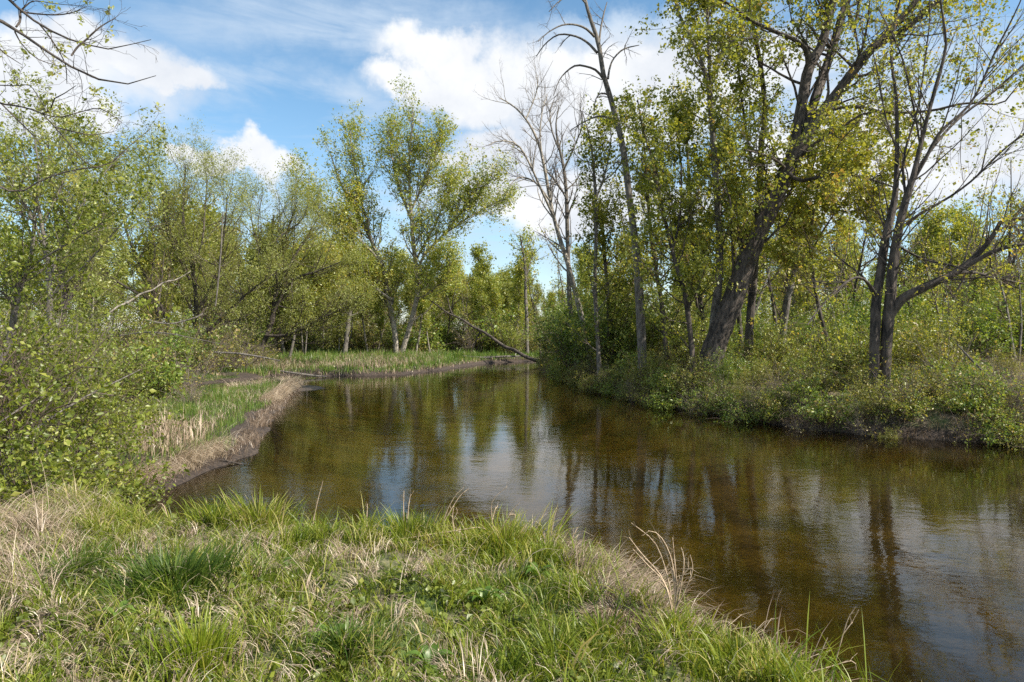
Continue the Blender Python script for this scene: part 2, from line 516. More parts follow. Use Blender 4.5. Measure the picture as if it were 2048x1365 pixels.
gx = axis([(-400, -60, 20), (-60, -20, 2.5), (-20, -6, 0.35), (-6, 3, 0.10), (3, 14, 0.25), (14, 30, 1.0), (30, 60, 3), (60, 401, 20)])
gy = axis([(-60, 0, 4), (0, 7.6, 0.10), (7.6, 40, 0.3), (40, 62, 0.6), (62, 120, 5), (120, 900, 40)])
X, Y = np.meshgrid(gx, gy, indexing='ij')
Z = ground_z(X, Y)
V = np.stack([X, Y, Z], -1).reshape(-1, 3)
i = np.arange(len(V)).reshape(len(gx), len(gy))
Q = np.stack([i[:-1, :-1], i[1:, :-1], i[1:, 1:], i[:-1, 1:]], -1).reshape(-1, 4)
tag(link('ground', mesh('ground', V, Q, mat=ground_mat(), smooth=True)), 'river banks and bed of mud, litter and low growth', kind='structure')

wx = np.array([-26, 60.0])
wy = np.array([-38, 61.0])
V = np.array([[x, y, 0.0] for x in wx for y in wy])
tag(link('water', mesh('water', V, [[0, 2, 3, 1]], mat=water_mat())), 'calm amber river water with fine ripples', kind='structure')


# ---------------------------------------------------------------- trees
WOOD = 0.78


def limb(pts, D, n=20, dd=0.0, bow=0.0):
    """pts: (px, py, width_px) rows seen at distance D, drifting dd metres away from the eye by the end"""
    k = len(pts)
    rows = []
    for j, (px, py, w) in enumerate(pts):
        t = j / (k - 1)
        d = D + dd * t + bow * sin(pi * t)
        rows.append([*W(px, py, d), w * WOOD / 2 / F_PX * d])
    L = smooth_line(rows, n)
    return L[:, :3], np.maximum(L[:, 3], 0.002)


def to_ground(P, R, flare=1.25):
    """carry the foot of a traced trunk down into the soil"""
    z = float(ground_z(P[:1, 0], P[:1, 1])[0])
    if P[0, 2] > z - 0.1:
        d = nrm(nrm(P[0] - P[2]) + np.array([0, 0, -0.35]))
        s = (P[0, 2] - (z - 0.15)) / max(-d[2], 0.5)
        p0 = P[0] + d * s
        p1 = P[0] + d * s * 0.5
        P = np.concatenate([[p0, p1], P])
        R = np.concatenate([[R[0] * flare * 1.12, R[0] * (1 + flare) / 2], R])
    else:
        R = R.copy()
        R[0] *= flare
    return P, R


def hero_tree(seed, name, label, cat, trunks, limbs, lv1, lv2, lv3, leaves, bark, twigm, leafm, foot=True, flare=1.25, sides=14, group=None, lflute=5, lv0=None):
    """trunks and limbs are (P, R); lv* are keyword sets for kids(); leaves keyword set for leaf_cloud()"""
    rng = np.random.default_rng(seed)
    base = None
    T2 = []
    for P, R in trunks:
        if foot: P, R = to_ground(P, R, flare)
        T2.append((P, R))
    base = T2[0][0][0].copy()
    root = empty(name, base, label, cat, group)
    ob = []

    def add(nm, V, q, mat, kind=None, T=None, tint=None, smooth=True):
        o = link(nm, mesh(nm, V - base, q, T, MATS[mat], tint, smooth), root, kind)
        return o
    for P, R in T2:
        V, q = tubes(P[None], R[None], sides, 0.035, rng, lflute)
        add('trunk', V, q, bark)
    for P, R in limbs:
        V, q = tubes(P[None], R[None], max(6, sides - 4), 0.03, rng, 3)
        add('branch', V, q, bark)
    rs = lambda P, R, n=16: (P[np.linspace(0, len(P) - 1, n).astype(int)], R[np.linspace(0, len(R) - 1, n).astype(int)])
    al = [rs(P, R) for P, R in T2 + limbs]
    P0 = np.stack([a[0] for a in al])
    R0 = np.stack([a[1] for a in al])
    P1, R1 = kids(rng, P0, R0, **lv1)
    for j in range(len(P1)):
        if j < 60:
            V, q = tubes(P1[j:j + 1], R1[j:j + 1], 5, 0.03, rng)
            add('branch', V, q, bark)
    if len(P1) > 60:
        V, q = tubes(P1[60:], R1[60:], 5)
        add('branches', V, q, bark, 'stuff')
    P2, R2 = kids(rng, P1, R1, **lv2)
    V2, q2 = tubes(P2[:, ::2], R2[:, ::2], 3)
    allV, allq = [V2], [q2]
    last = P2
    if lv3:
        P3, R3 = kids(rng, P2, R2, **lv3)
        V3, q3 = tubes(P3[:, ::2], R3[:, ::2], 3)
        allq.append(q3 + len(V2))
        allV.append(V3)
        last = P3
    add('twigs', np.concatenate(allV), np.concatenate(allq), twigm, 'stuff')
    if leaves:
        V, T, tn = leaf_cloud(rng, last, **leaves)
        add('foliage', V, None, leafm, 'stuff', T, tn, False)
    return root


# --- the right bank: big leaning maple
D = 21.5
t0 = limb([(1430, 690, 52), (1468, 595, 47), (1506, 490, 45), (1535, 428, 42), (1560, 374, 39), (1586, 318, 37)], D, 90)
sL = limb([(1584, 325, 34), (1592, 274, 27), (1607, 191, 25), (1618, 137, 24), (1642, 92, 20), (1656, 44, 18), (1667, 0, 17), (1690, -90, 13), (1700, -200, 6)], D, 26, 0.8)
sM = limb([(1590, 318, 26), (1612, 250, 23), (1632, 191, 22), (1650, 140, 20), (1665, 95, 19), (1683, 34, 18), (1694, 0, 17), (1725, -120, 10), (1735, -230, 4)], D, 24, 2.0)
sR = limb([(1584, 325, 34), (1616, 270, 28), (1649, 219, 26), (1676, 185, 24), (1711, 137, 22), (1748, 92, 20), (1800, 38, 15), (1830, 4, 13), (1890, -90, 8), (1930, -180, 4)], D, 26, -1.0)
hero_tree(11, 'maple_tree', 'big dark maple leaning right over the far bank with its trunk forking into three', 'tree',
          [t0], [sL, sM, sR,
                 limb([(1744, 96, 16), (1790, 72, 13), (1835, 40, 11), (1871, 7, 9), (1950, -50, 4)], 20.8, 12, -0.8),
                 limb([(1617, 128, 14), (1611, 99, 12), (1587, 79, 10), (1553, 65, 9), (1502, 41, 8), (1461, 10, 6), (1425, -6, 3)], D, 16, -1.0),
                 limb([(1640, 225, 9), (1690, 214, 8), (1724, 215, 7), (1775, 226, 7), (1861, 222, 6), (1930, 207, 5), (1998, 209, 4), (2020, 190, 3), (2042, 164, 2)], 21.3, 20, -1.6),
                 limb([(1592, 318, 11), (1640, 280, 8), (1690, 250, 6), (1724, 229, 5), (1770, 222, 3)], 21.3, 10, -1.0),
                 limb([(1575, 345, 12), (1600, 362, 9), (1650, 352, 8), (1690, 349, 6), (1741, 359, 5), (1800, 380, 3)], 21.3, 12, -1.5),
                 limb([(1568, 335, 8), (1550, 320, 7), (1520, 308, 5), (1490, 300, 3)], 21.3, 8, -0.8),
                 limb([(1694, 10, 9), (1708, 60, 7), (1722, -10, 7), (1745, -60, 4)], 22.0, 8, 1)],
          dict(k=12, t=(0.15, 0.98), length=3.3, ang=(35, 70), wig=0.16, trop=0.10, m=7, rr=0.42, rmax=0.05, short=0.35),
          dict(k=7, t=(0.2, 1.0), ratio=0.42, ang=(30, 60), wig=0.18, trop=0.08, m=5, rr=0.6),
          dict(k=4, t=(0.3, 1.0), ratio=0.45, ang=(25, 60), wig=0.2, trop=0.05, m=3, rr=0.6),
          dict(N=28000, size=0.072, spread=0.13, tvar=0.24, groups=5, tbase=0.52, aspect=0.85, up=0.3),
          'dark_bark', 'brown_twigs', 'maple_leaves', flare=1.12, sides=52, lflute=7)

SLIM = dict(lv1=dict(k=26, t=(0.18, 0.97), length=2.3, ang=(40, 75), wig=0.15, trop=0.16, m=6, rr=0.5, rmax=0.035, short=0.45),
            lv2=dict(k=7, t=(0.2, 1.0), ratio=0.42, ang=(30, 60), wig=0.18, trop=0.08, m=4, rr=0.6),
            lv3=dict(k=3, t=(0.3, 1.0), ratio=0.45, ang=(25, 60), wig=0.2, trop=0.05, m=3, rr=0.6))
hero_tree(12, 'maple_tree', 'slim upright maple just left of the big leaning trunk, full of small leaves', 'tree',
          [limb([(1428, 640, 22), (1438, 554, 20), (1439, 468, 18), (1434, 400, 17), (1428, 310, 16), (1424, 250, 14), (1415, 164, 12), (1398, 115, 10), (1380, 70, 8), (1358, 30, 7), (1335, -60, 4)], 22, 26, 0.6)],
          [limb([(1424, 220, 9), (1418, 120, 8), (1416, 30, 7), (1410, -60, 4)], 22.3, 12, 0.6)],
          SLIM['lv1'], SLIM['lv2'], SLIM['lv3'],
          dict(N=14500, size=0.072, spread=0.12, tvar=0.26, groups=5, tbase=0.5, aspect=0.85, up=0.3), 'grey_bark', 'brown_twigs', 'maple_leaves')
hero_tree(13, 'maple_tree', 'slim dark maple rising directly behind the big leaning trunk', 'tree',
          [limb([(1500, 640, 20), (1508, 540, 19), (1513, 451, 17), (1521, 342, 16), (1522, 291, 15), (1529, 239, 14), (1526, 171, 12), (1516, 103, 11), (1505, 51, 9), (1497, 0, 8), (1490, -100, 4)], 23.5, 26, 0.5)],
          [limb([(1505, 330, 8), (1490, 250, 7), (1478, 150, 5), (1470, 60, 3)], 23.7, 12, 0.9)],
          SLIM['lv1'], SLIM['lv2'], SLIM['lv3'],
          dict(N=13000, size=0.072, spread=0.12, tvar=0.26, groups=5, tbase=0.5, aspect=0.85, up=0.3), 'dark_bark', 'brown_twigs', 'maple_leaves')
hero_tree(14, 'young_tree', 'thin leaning young tree thick with leaves between the tall bare tree and the slim maple', 'tree',
          [limb([(1382, 680, 13), (1370, 589, 12), (1351, 527, 10), (1335, 460, 9), (1320, 396, 8), (1303, 316, 6), (1285, 255, 5), (1275, 200, 3)], 21.5, 20, 0.5)],
          [limb([(1345, 505, 5), (1360, 430, 5), (1362, 330, 4), (1350, 230, 2)], 21.9, 12, 1.0)],
          dict(k=30, t=(0.1, 0.98), length=2.1, ang=(40, 75), wig=0.15, trop=0.14, m=6, rr=0.6, rmax=0.025, short=0.4), SLIM['lv2'], SLIM['lv3'],
          dict(N=15000, size=0.07, spread=0.12, tvar=0.26, groups=5, tbase=0.45, aspect=0.85, up=0.3), 'dark_bark', 'brown_twigs', 'maple_leaves')

for sd_, pts_, D_, lab_ in [
        (41, [(1330, 680, 12), (1322, 600, 11), (1305, 500, 10), (1296, 400, 8), (1290, 310, 6), (1282, 240, 3)], 26.5, 'leafy young tree standing just right of the tall bare tree'),
        (42, [(1410, 680, 13), (1400, 600, 12), (1385, 480, 10), (1378, 360, 8), (1372, 260, 6), (1362, 180, 3)], 27.5, 'leafy young tree hidden between the slim maple and the thin leaning tree'),
        (43, [(1218, 690, 10), (1216, 600, 9), (1210, 520, 8), (1204, 440, 6), (1200, 400, 3)], 28, 'low leafy young tree left of the foot of the tall bare tree'),
        (44, [(1480, 660, 12), (1472, 560, 11), (1466, 440, 9), (1462, 330, 7), (1455, 230, 4)], 28.5, 'leafy young tree seen between the slim maple and the leaning maple')]:
    hero_tree(sd_, 'young_tree', lab_, 'tree', [limb(pts_, D_, 18, 0.4)], [],
              dict(k=34, t=(0.15, 0.99), length=2.7, ang=(35, 70), wig=0.15, trop=0.16, m=6, rr=0.55, rmax=0.03, short=0.45), dict(k=7, t=(0.2, 1.0), ratio=0.42, ang=(30, 60), wig=0.18, trop=0.08, m=4, rr=0.6), dict(k=3, t=(0.3, 1.0), ratio=0.45, ang=(25, 60), wig=0.2, trop=0.05, m=3, rr=0.6),
              dict(N=9500, size=0.075, spread=0.16, tvar=0.26, groups=5, tbase=0.52, aspect=0.8, up=0.3), 'dark_bark', 'brown_twigs', 'maple_leaves')

# --- tall bare tree in the middle, its limbs arching down
D = 24.0
hero_tree(15, 'dead_tree', 'tall nearly bare tree right of centre with limbs arching down to the left', 'tree',
          [limb([(1284, 700, 22), (1279, 597, 21), (1274, 520, 19), (1268, 462, 18), (1259, 396, 17), (1248, 308, 16), (1237, 255, 15), (1219, 189, 13), (1206, 145, 12), (1197, 88, 11), (1180, 35, 9), (1170, 0, 8), (1158, -60, 5), (1150, -110, 3)], D, 32)],
          [limb([(1189, 74, 7), (1172, 58, 6), (1150, 50, 5), (1124, 51, 4), (1097, 65, 3), (1076, 84, 2)], D, 14, -1.0),
           limb([(1194, 106, 7), (1175, 86, 6), (1150, 73, 5), (1117, 70, 4), (1090, 89, 3), (1073, 113, 2)], D, 14, 1.0),
           limb([(1206, 157, 7), (1192, 141, 6), (1170, 133, 5), (1148, 133, 5), (1121, 157, 3), (1107, 192, 2)], D, 14, -0.7),
           limb([(1216, 158, 6), (1219, 138, 5), (1227, 118, 4), (1247, 99, 4), (1278, 91, 2)], D, 12, 0.8),
           limb([(1219, 191, 5), (1203, 187, 4), (1192, 198, 3), (1188, 222, 2)], D, 8, -0.5),
           limb([(1228, 240, 6), (1205, 233, 5), (1186, 236, 4), (1162, 248, 3), (1140, 262, 2)], D, 10, 0.7),
           limb([(1198, 90, 6), (1201, 60, 5), (1207, 30, 4), (1214, 5, 2)], D, 8, 0.7),
           limb([(1172, 8, 5), (1150, -12, 4), (1120, 2, 3), (1098, 24, 2)], D, 8, -0.8),
           limb([(1248, 300, 5), (1240, 330, 4), (1222, 352, 3), (1200, 366, 2)], D, 8, 0.4)],
          dict(k=6, t=(0.45, 1.0), length=1.0, ang=(30, 70), wig=0.2, trop=-0.02, m=6, rr=0.55, rmax=0.022, short=0.2),
          dict(k=5, t=(0.2, 1.0), ratio=0.45, ang=(25, 60), wig=0.2, trop=-0.02, m=4, rr=0.65),
          dict(k=3, t=(0.3, 1.0), ratio=0.5, ang=(25, 60), wig=0.2, trop=0.0, m=3, rr=0.7),
          None, 'grey_bark', 'brown_twigs', 'maple_leaves', sides=14)

# --- bare twin trees left of it
BARE = dict(lv1=dict(k=15, t=(0.35, 1.0), length=2.3, ang=(25, 55), wig=0.14, trop=0.10, m=7, rr=0.55, rmax=0.04, short=0.3),
            lv2=dict(k=6, t=(0.2, 1.0), ratio=0.45, ang=(25, 50), wig=0.14, trop=0.06, m=5, rr=0.65),
            lv3=dict(k=4, t=(0.2, 1.0), ratio=0.45, ang=(20, 50), wig=0.14, trop=0.04, m=3, rr=0.75))
D = 30.0
hero_tree(16, 'bare_tree', 'bare pale-trunked tree leaning left against the clouds, left one of the pair', 'tree',
          [limb([(1176, 690, 13), (1164, 638, 13), (1152, 591, 13), (1135, 526, 12), (1120, 479, 11), (1104, 420, 9), (1090, 342, 8), (1076, 284, 7), (1052, 239, 5), (1026, 212, 4), (998, 196, 2)], D, 28, 0.6)],
          [limb([(1110, 440, 7), (1085, 385, 6), (1060, 330, 5), (1035, 290, 4), (1000, 282, 3), (978, 290, 2)], D, 14, -1.2),
           limb([(1052, 239, 4), (1066, 205, 3), (1074, 180, 3), (1076, 154, 2)], D, 10, 0.7),
           limb([(1085, 320, 5), (1080, 270, 4), (1085, 220, 3), (1095, 190, 2)], D, 10, 1.2),
           limb([(1098, 400, 5), (1070, 365, 4), (1040, 355, 3), (1020, 370, 2)], D, 10, -0.6)],
          BARE['lv1'], BARE['lv2'], BARE['lv3'], None, 'pale_bark', 'brown_twigs', 'maple_leaves')
hero_tree(17, 'bare_tree', 'bare pale-trunked tree standing upright against the clouds, right one of the pair', 'tree',
          [limb([(1150, 690, 12), (1140, 610, 12), (1137, 540, 11), (1135, 470, 11), (1132, 376, 9), (1124, 318, 7), (1116, 287, 6), (1112, 250, 4), (1118, 210, 2)], 31, 26, 0.5)],
          [limb([(1128, 340, 5), (1150, 290, 4), (1165, 250, 3), (1160, 215, 2)], 31, 12, -0.8),
           limb([(1118, 300, 5), (1104, 262, 4), (1100, 225, 3), (1108, 200, 2)], 31, 10, 0.8),
           limb([(1134, 400, 5), (1118, 372, 5), (1095, 345, 4), (1080, 330, 2)], 31, 10, 0.6),
           limb([(1133, 380, 4), (1150, 365, 3), (1160, 350, 2)], 31, 6, 0.3)],
          BARE['lv1'], BARE['lv2'], BARE['lv3'], None, 'grey_bark', 'brown_twigs', 'maple_leaves')
hero_tree(18, 'slim_tree', 'slim tree with a bare forked top just left of the tall bare tree', 'tree',
          [limb([(1196, 690, 11), (1190, 580, 10), (1192, 470, 9), (1190, 376, 8), (1182, 291, 5), (1172, 250, 3), (1165, 225, 2)], 27, 22, 0.4)],
          [limb([(1192, 400, 5), (1212, 340, 4), (1222, 280, 3), (1218, 240, 2)], 27, 10, 0.7)],
          dict(k=18, t=(0.1, 1.0), length=2.0, ang=(30, 60), wig=0.14, trop=0.14, m=6, rr=0.55, rmax=0.03, short=0.45), BARE['lv2'], BARE['lv3'],
          dict(N=4500, size=0.08, spread=0.16, tvar=0.25, groups=3, t=(0.0, 1.0), tbase=0.4, aspect=0.85), 'grey_bark', 'brown_twigs', 'maple_leaves')

# --- many-stemmed tree at the right edge
D = 17.0
hero_tree(19, 'many_stemmed_tree', 'dark many-stemmed tree near the right edge with one thick limb leaning far right', 'tree',
          [limb([(1748, 715, 24), (1750, 660, 24), (1752, 605, 24), (1762, 537, 22), (1772, 468, 20), (1788, 405, 16), (1793, 342, 12), (1793, 205, 8), (1782, 103, 6), (1800, 0, 4), (1806, -80, 2)], D, 26, 0.5),
           limb([(1770, 730, 26), (1776, 640, 26), (1786, 537, 24), (1796, 468, 21), (1812, 400, 18), (1826, 355, 14), (1841, 291, 11), (1858, 222, 9), (1882, 137, 8), (1892, 85, 6), (1880, 0, 4)], D, 26, -0.4)],
          [limb([(1778, 636, 25), (1800, 602, 24), (1827, 585, 22), (1865, 567, 20), (1902, 550, 18), (1943, 520, 14), (1981, 479, 11), (2005, 441, 10), (2046, 438, 7), (2110, 425, 4)], D, 20, -1.2),
           limb([(1925, 538, 13), (1960, 517, 11), (1998, 499, 10), (2046, 489, 8), (2110, 480, 5)], 16.4, 10, -0.8),
           limb([(1910, 546, 9), (1945, 545, 8), (1981, 554, 7), (2046, 568, 5), (2100, 578, 3)], 16.4, 10, 0.6),
           limb([(1796, 462, 9), (1840, 428, 7), (1895, 397, 6), (1947, 359, 5), (1998, 308, 5), (2048, 267, 4), (2100, 225, 2)], D, 16, -1.0),
           limb([(1824, 365, 10), (1850, 320, 9), (1882, 263, 8), (1943, 205, 6), (1991, 103, 5), (2018, 51, 4), (2042, 0, 3), (2060, -50, 2)], D, 18, -0.8),
           limb([(1826, 350, 8), (1870, 290, 7), (1915, 240, 6), (1990, 180, 5), (2060, 120, 3)], D, 14, 0.9),
           limb([(1812, 395, 7), (1806, 320, 6), (1835, 220, 5), (1850, 120, 4), (1860, 20, 3), (1850, -60, 2)], D, 16, 0.9),
           limb([(1840, 295, 5), (1830, 230, 5), (1802, 110, 4), (1758, 20, 3)], D, 12, 0.5),
           limb([(1793, 300, 5), (1770, 230, 4), (1752, 130, 3), (1730, 60, 2)], D, 12, -0.5),
           limb([(1752, 590, 8), (1735, 565, 7), (1712, 555, 6), (1680, 575, 5), (1640, 615, 4), (1615, 650, 3)], D, 14, -1.0),
           limb([(1755, 610, 6), (1730, 560, 6), (1695, 530, 4), (1665, 505, 3)], D, 10, 0.5),
           limb([(1800, 495, 6), (1850, 520, 5), (1900, 530, 4), (1945, 545, 3)], D, 10, -1.4)],
          dict(k=14, t=(0.25, 1.0), length=2.3, ang=(22, 50), wig=0.12, trop=0.08, m=7, rr=0.5, rmax=0.022, short=0.3),
          dict(k=5, t=(0.2, 1.0), ratio=0.5, ang=(20, 45), wig=0.12, trop=0.05, m=5, rr=0.65),
          dict(k=3, t=(0.2, 1.0), ratio=0.45, ang=(20, 45), wig=0.14, trop=0.03, m=3, rr=0.75),
          dict(N=6500, size=0.05, spread=0.10, tvar=0.2, groups=3, tbase=0.7, aspect=0.85), 'dark_bark', 'brown_twigs', 'maple_leaves', sides=18, flare=1.05)

# leafy maple crown hanging between the leaning maple and the many-stemmed tree
hero_tree(20, 'slim_tree', 'short grey slanting trunk standing behind the brush right of the leaning maple', 'tree',
          [limb([(1566, 665, 17), (1574, 605, 16), (1587, 547, 14), (1594, 503, 12), (1604, 440, 9), (1618, 360, 7), (1640, 280, 4)], 26, 18)],
          [limb([(1598, 470, 7), (1640, 400, 6), (1680, 340, 5), (1720, 300, 3)], 26, 10, -1)],
          dict(k=22, t=(0.35, 1.0), length=2.8, ang=(40, 75), wig=0.15, trop=0.12, m=6, rr=0.6, rmax=0.03, short=0.3), SLIM['lv2'], SLIM['lv3'],
          dict(N=14000, size=0.08, spread=0.12, tvar=0.22, groups=5, tbase=0.62, aspect=0.85), 'grey_bark', 'brown_twigs', 'maple_leaves')
hero_tree(21, 'slim_tree', 'thin curved sapling trunk midway between the leaning maple and the many-stemmed tree', 'tree',
          [limb([(1654, 675, 9), (1639, 622, 9), (1627, 554, 8), (1622, 496, 7), (1626, 430, 6), (1640, 350, 4)], 22, 18)],
          [limb([(1624, 500, 5), (1660, 440, 4), (1700, 390, 3), (1760, 350, 2)], 22, 10, -2)],
          dict(k=20, t=(0.3, 1.0), length=2.2, ang=(40, 75), wig=0.15, trop=0.08, m=6, rr=0.6, rmax=0.02, short=0.3), SLIM['lv2'], SLIM['lv3'],
          dict(N=13000, size=0.08, spread=0.12, tvar=0.22, groups=5, tbase=0.66, aspect=0.85), 'dark_bark', 'brown_twigs', 'maple_leaves')

# --- the great cottonwood on the grassy point
D = 52.0
hero_tree(22, 'cottonwood_tree', 'large two-stemmed tree with pale feet on the grassy point, tallest left of centre', 'tree',
          [limb([(794, 716, 15), (790, 670, 14), (785, 632, 13), (776, 596, 13), (772, 561, 12), (763, 528, 11), (746, 490, 9), (726, 446, 8), (697, 398, 6), (677, 357, 5), (662, 310, 3)], D, 28, 1.0),
           limb([(801, 716, 14), (817, 661, 13), (829, 616, 12), (836, 579, 12), (832, 535, 11), (826, 480, 10), (822, 422, 8), (818, 341, 6), (822, 280, 4), (826, 215, 2)], D, 28, -0.5)],
          [limb([(838, 560, 8), (842, 522, 7), (862, 495, 7), (887, 470, 6), (915, 435, 5), (939, 406, 5), (965, 375, 4), (992, 352, 2)], D, 16, -1.5),
           limb([(765, 530, 7), (740, 500, 6), (705, 470, 5), (660, 440, 4), (620, 400, 3), (590, 368, 2)], D, 14, -1.5),
           limb([(746, 490, 6), (730, 430, 5), (715, 370, 4), (705, 310, 3), (700, 255, 2)], D, 14, 1.5),
           limb([(822, 440, 6), (800, 380, 5), (785, 320, 4), (780, 260, 2)], D, 12, 1.5),
           limb([(823, 420, 6), (850, 360, 5), (870, 310, 4), (880, 265, 2)], D, 12, -1.0),
           limb([(887, 470, 5), (930, 440, 4), (965, 420, 3), (1000, 400, 2)], D - 1, 12, 1.5),
           limb([(832, 520, 6), (870, 450, 5), (895, 390, 4), (920, 340, 2)], D, 12, 1.8),
           limb([(783, 600, 7), (740, 570, 6), (700, 545, 5), (650, 530, 4), (610, 500, 2)], D, 12, -2),
           limb([(834, 600, 6), (860, 585, 5), (885, 560, 4), (900, 530, 2)], D, 10, -2)],
          dict(k=34, t=(0.15, 1.0), length=3.3, ang=(22, 52), wig=0.12, trop=0.20, m=7, rr=0.5, rmax=0.07, short=0.4),
          dict(k=7, t=(0.15, 1.0), ratio=0.42, ang=(25, 50), wig=0.14, trop=0.10, m=5, rr=0.6),
          dict(k=3, t=(0.2, 1.0), ratio=0.45, ang=(20, 45), wig=0.15, trop=0.05, m=3, rr=0.7),
          dict(N=84000, size=0.10, spread=0.32, tvar=0.22, groups=4, tbase=0.56, aspect=0.75), 'pale_bark', 'brown_twigs', 'cottonwood_leaves', sides=12)
hero_tree(23, 'cottonwood_tree', 'single straight grey trunk with brownish young leaves left of the two-stemmed tree', 'tree',
          [limb([(689, 714, 13), (693, 680, 12), (699, 630, 11), (708, 580, 9), (711, 540, 8), (709, 495, 7), (700, 450, 5), (690, 410, 3)], 51, 20, 1)],
          [limb([(705, 600, 6), (680, 570, 5), (650, 555, 4), (620, 550, 3)], 51, 10, -1)],
          dict(k=24, t=(0.25, 1.0), length=3.5, ang=(40, 70), wig=0.14, trop=0.12, m=6, rr=0.5, rmax=0.05, short=0.45),
          dict(k=7, t=(0.15, 1.0), ratio=0.42, ang=(25, 50), wig=0.14, trop=0.08, m=5, rr=0.6), dict(k=3, t=(0.2, 1.0), ratio=0.45, ang=(20, 45), wig=0.15, trop=0.05, m=3, rr=0.7),
          dict(N=30000, size=0.12, spread=0.3, tvar=0.25, groups=3, tbase=0.72, aspect=0.75), 'grey_bark', 'brown_twigs', 'cottonwood_leaves', sides=10)

# --- willows on the left
WIL = dict(lv1=dict(k=18, t=(0.15, 1.0), length=3.8, ang=(25, 55), wig=0.10, trop=0.14, m=7, rr=0.5, rmax=0.045, short=0.35),
           lv2=dict(k=8, t=(0.15, 1.0), ratio=0.45, ang=(20, 45), wig=0.12, trop=0.10, m=5, rr=0.6),
           lv3=dict(k=4, t=(0.1, 1.0), ratio=0.5, ang=(15, 40), wig=0.14, trop=0.03, m=3, rr=0.75))


def wlv(s, **k):
    d = dict(s)
    d.update(k)
    return d


D = 37.0
hero_tree(24, 'willow_tree', 'wide willow with many dark stems left of the river, crown rising beside the clouds', 'tree',
          [limb([(373, 724, 14), (382, 690, 13), (390, 650, 12), (392, 600, 11), (385, 540, 10), (372, 480, 8), (365, 420, 6), (368, 370, 4), (372, 330, 2)], D, 22, 0.5),
           limb([(367, 724, 12), (350, 680, 11), (330, 630, 10), (300, 570, 8), (270, 510, 7), (250, 450, 5), (240, 400, 3)], D, 22, 1.0)],
          [limb([(390, 640, 9), (420, 580, 8), (440, 520, 7), (450, 450, 5), (455, 390, 3)], D, 14, -1.0),
           limb([(380, 560, 7), (350, 500, 6), (330, 440, 5), (325, 380, 3)], D, 12, -2),
           limb([(386, 540, 6), (405, 480, 5), (410, 420, 4), (415, 360, 2)], D, 12, 2),
           limb([(320, 610, 7), (280, 590, 6), (230, 560, 5), (180, 520, 3)], D, 12, -1.5),
           limb([(300, 570, 6), (310, 500, 5), (300, 430, 4), (300, 360, 2)], D, 12, 1.5),
           limb([(385, 690, 9), (430, 650, 8), (480, 600, 6), (530, 560, 4)], D, 12, -2)],
          WIL['lv1'], WIL['lv2'], WIL['lv3'],
          dict(N=76000, size=0.075, spread=0.26, tvar=0.22, groups=3, tbase=0.62, aspect=0.35, up=0.1), 'dark_bark', 'brown_twigs', 'willow_leaves', sides=10)
hero_tree(25, 'willow_tree', 'willow whose dark limbs lean right over the inlet toward the grassy point', 'tree',
          [limb([(520, 712, 12), (530, 680, 12), (545, 640, 11), (552, 580, 9), (550, 520, 8), (545, 470, 6), (548, 430, 4)], 41, 20, 0.5)],
          [limb([(533, 672, 9), (578, 670, 9), (633, 643, 7), (675, 622, 6), (715, 605, 4)], 41, 14, -2.0),
           limb([(540, 640, 8), (582, 564, 7), (633, 544, 5), (684, 523, 3)], 41, 12, -1.0),
           limb([(548, 600, 8), (580, 530, 7), (610, 480, 5), (640, 430, 3)], 41, 12, 1.0),
           limb([(550, 560, 7), (520, 500, 6), (505, 450, 4), (500, 410, 2)], 41, 12, 1),
           limb([(550, 520, 6), (575, 460, 5), (590, 420, 3)], 41, 8, -1),
           limb([(524, 700, 7), (480, 680, 6), (440, 640, 5), (410, 600, 3)], 41, 10, -1)],
          WIL['lv1'], WIL['lv2'], WIL['lv3'],
          dict(N=66000, size=0.075, spread=0.26, tvar=0.22, groups=3, tbase=0.62, aspect=0.35, up=0.1), 'dark_bark', 'brown_twigs', 'willow_leaves', sides=10)
hero_tree(26, 'willow_tree', 'leafy willow behind the near shrub at the left edge', 'tree',
          [limb([(120, 730, 18), (125, 660, 16), (130, 580, 14), (120, 500, 12), (110, 420, 9), (100, 340, 6), (95, 270, 3)], 26, 20, 0.5)],
          [limb([(128, 620, 10), (170, 540, 9), (200, 460, 7), (215, 390, 5), (225, 330, 3)], 26, 14, 1),
           limb([(128, 580, 10), (80, 500, 8), (40, 420, 6), (20, 340, 4), (10, 280, 2)], 26, 14, -1),
           limb([(122, 520, 8), (150, 440, 6), (160, 370, 4), (165, 320, 2)], 26, 12, -1),
           limb([(125, 640, 8), (60, 600, 7), (0, 540, 5), (-50, 480, 3)], 26, 12, 1)],
          wlv(WIL['lv1'], length=2.6), WIL['lv2'], WIL['lv3'],
          dict(N=42000, size=0.07, spread=0.14, tvar=0.2, groups=3, tbase=0.6, aspect=0.4, up=0.1), 'dark_bark', 'brown_twigs', 'willow_leaves', sides=10)

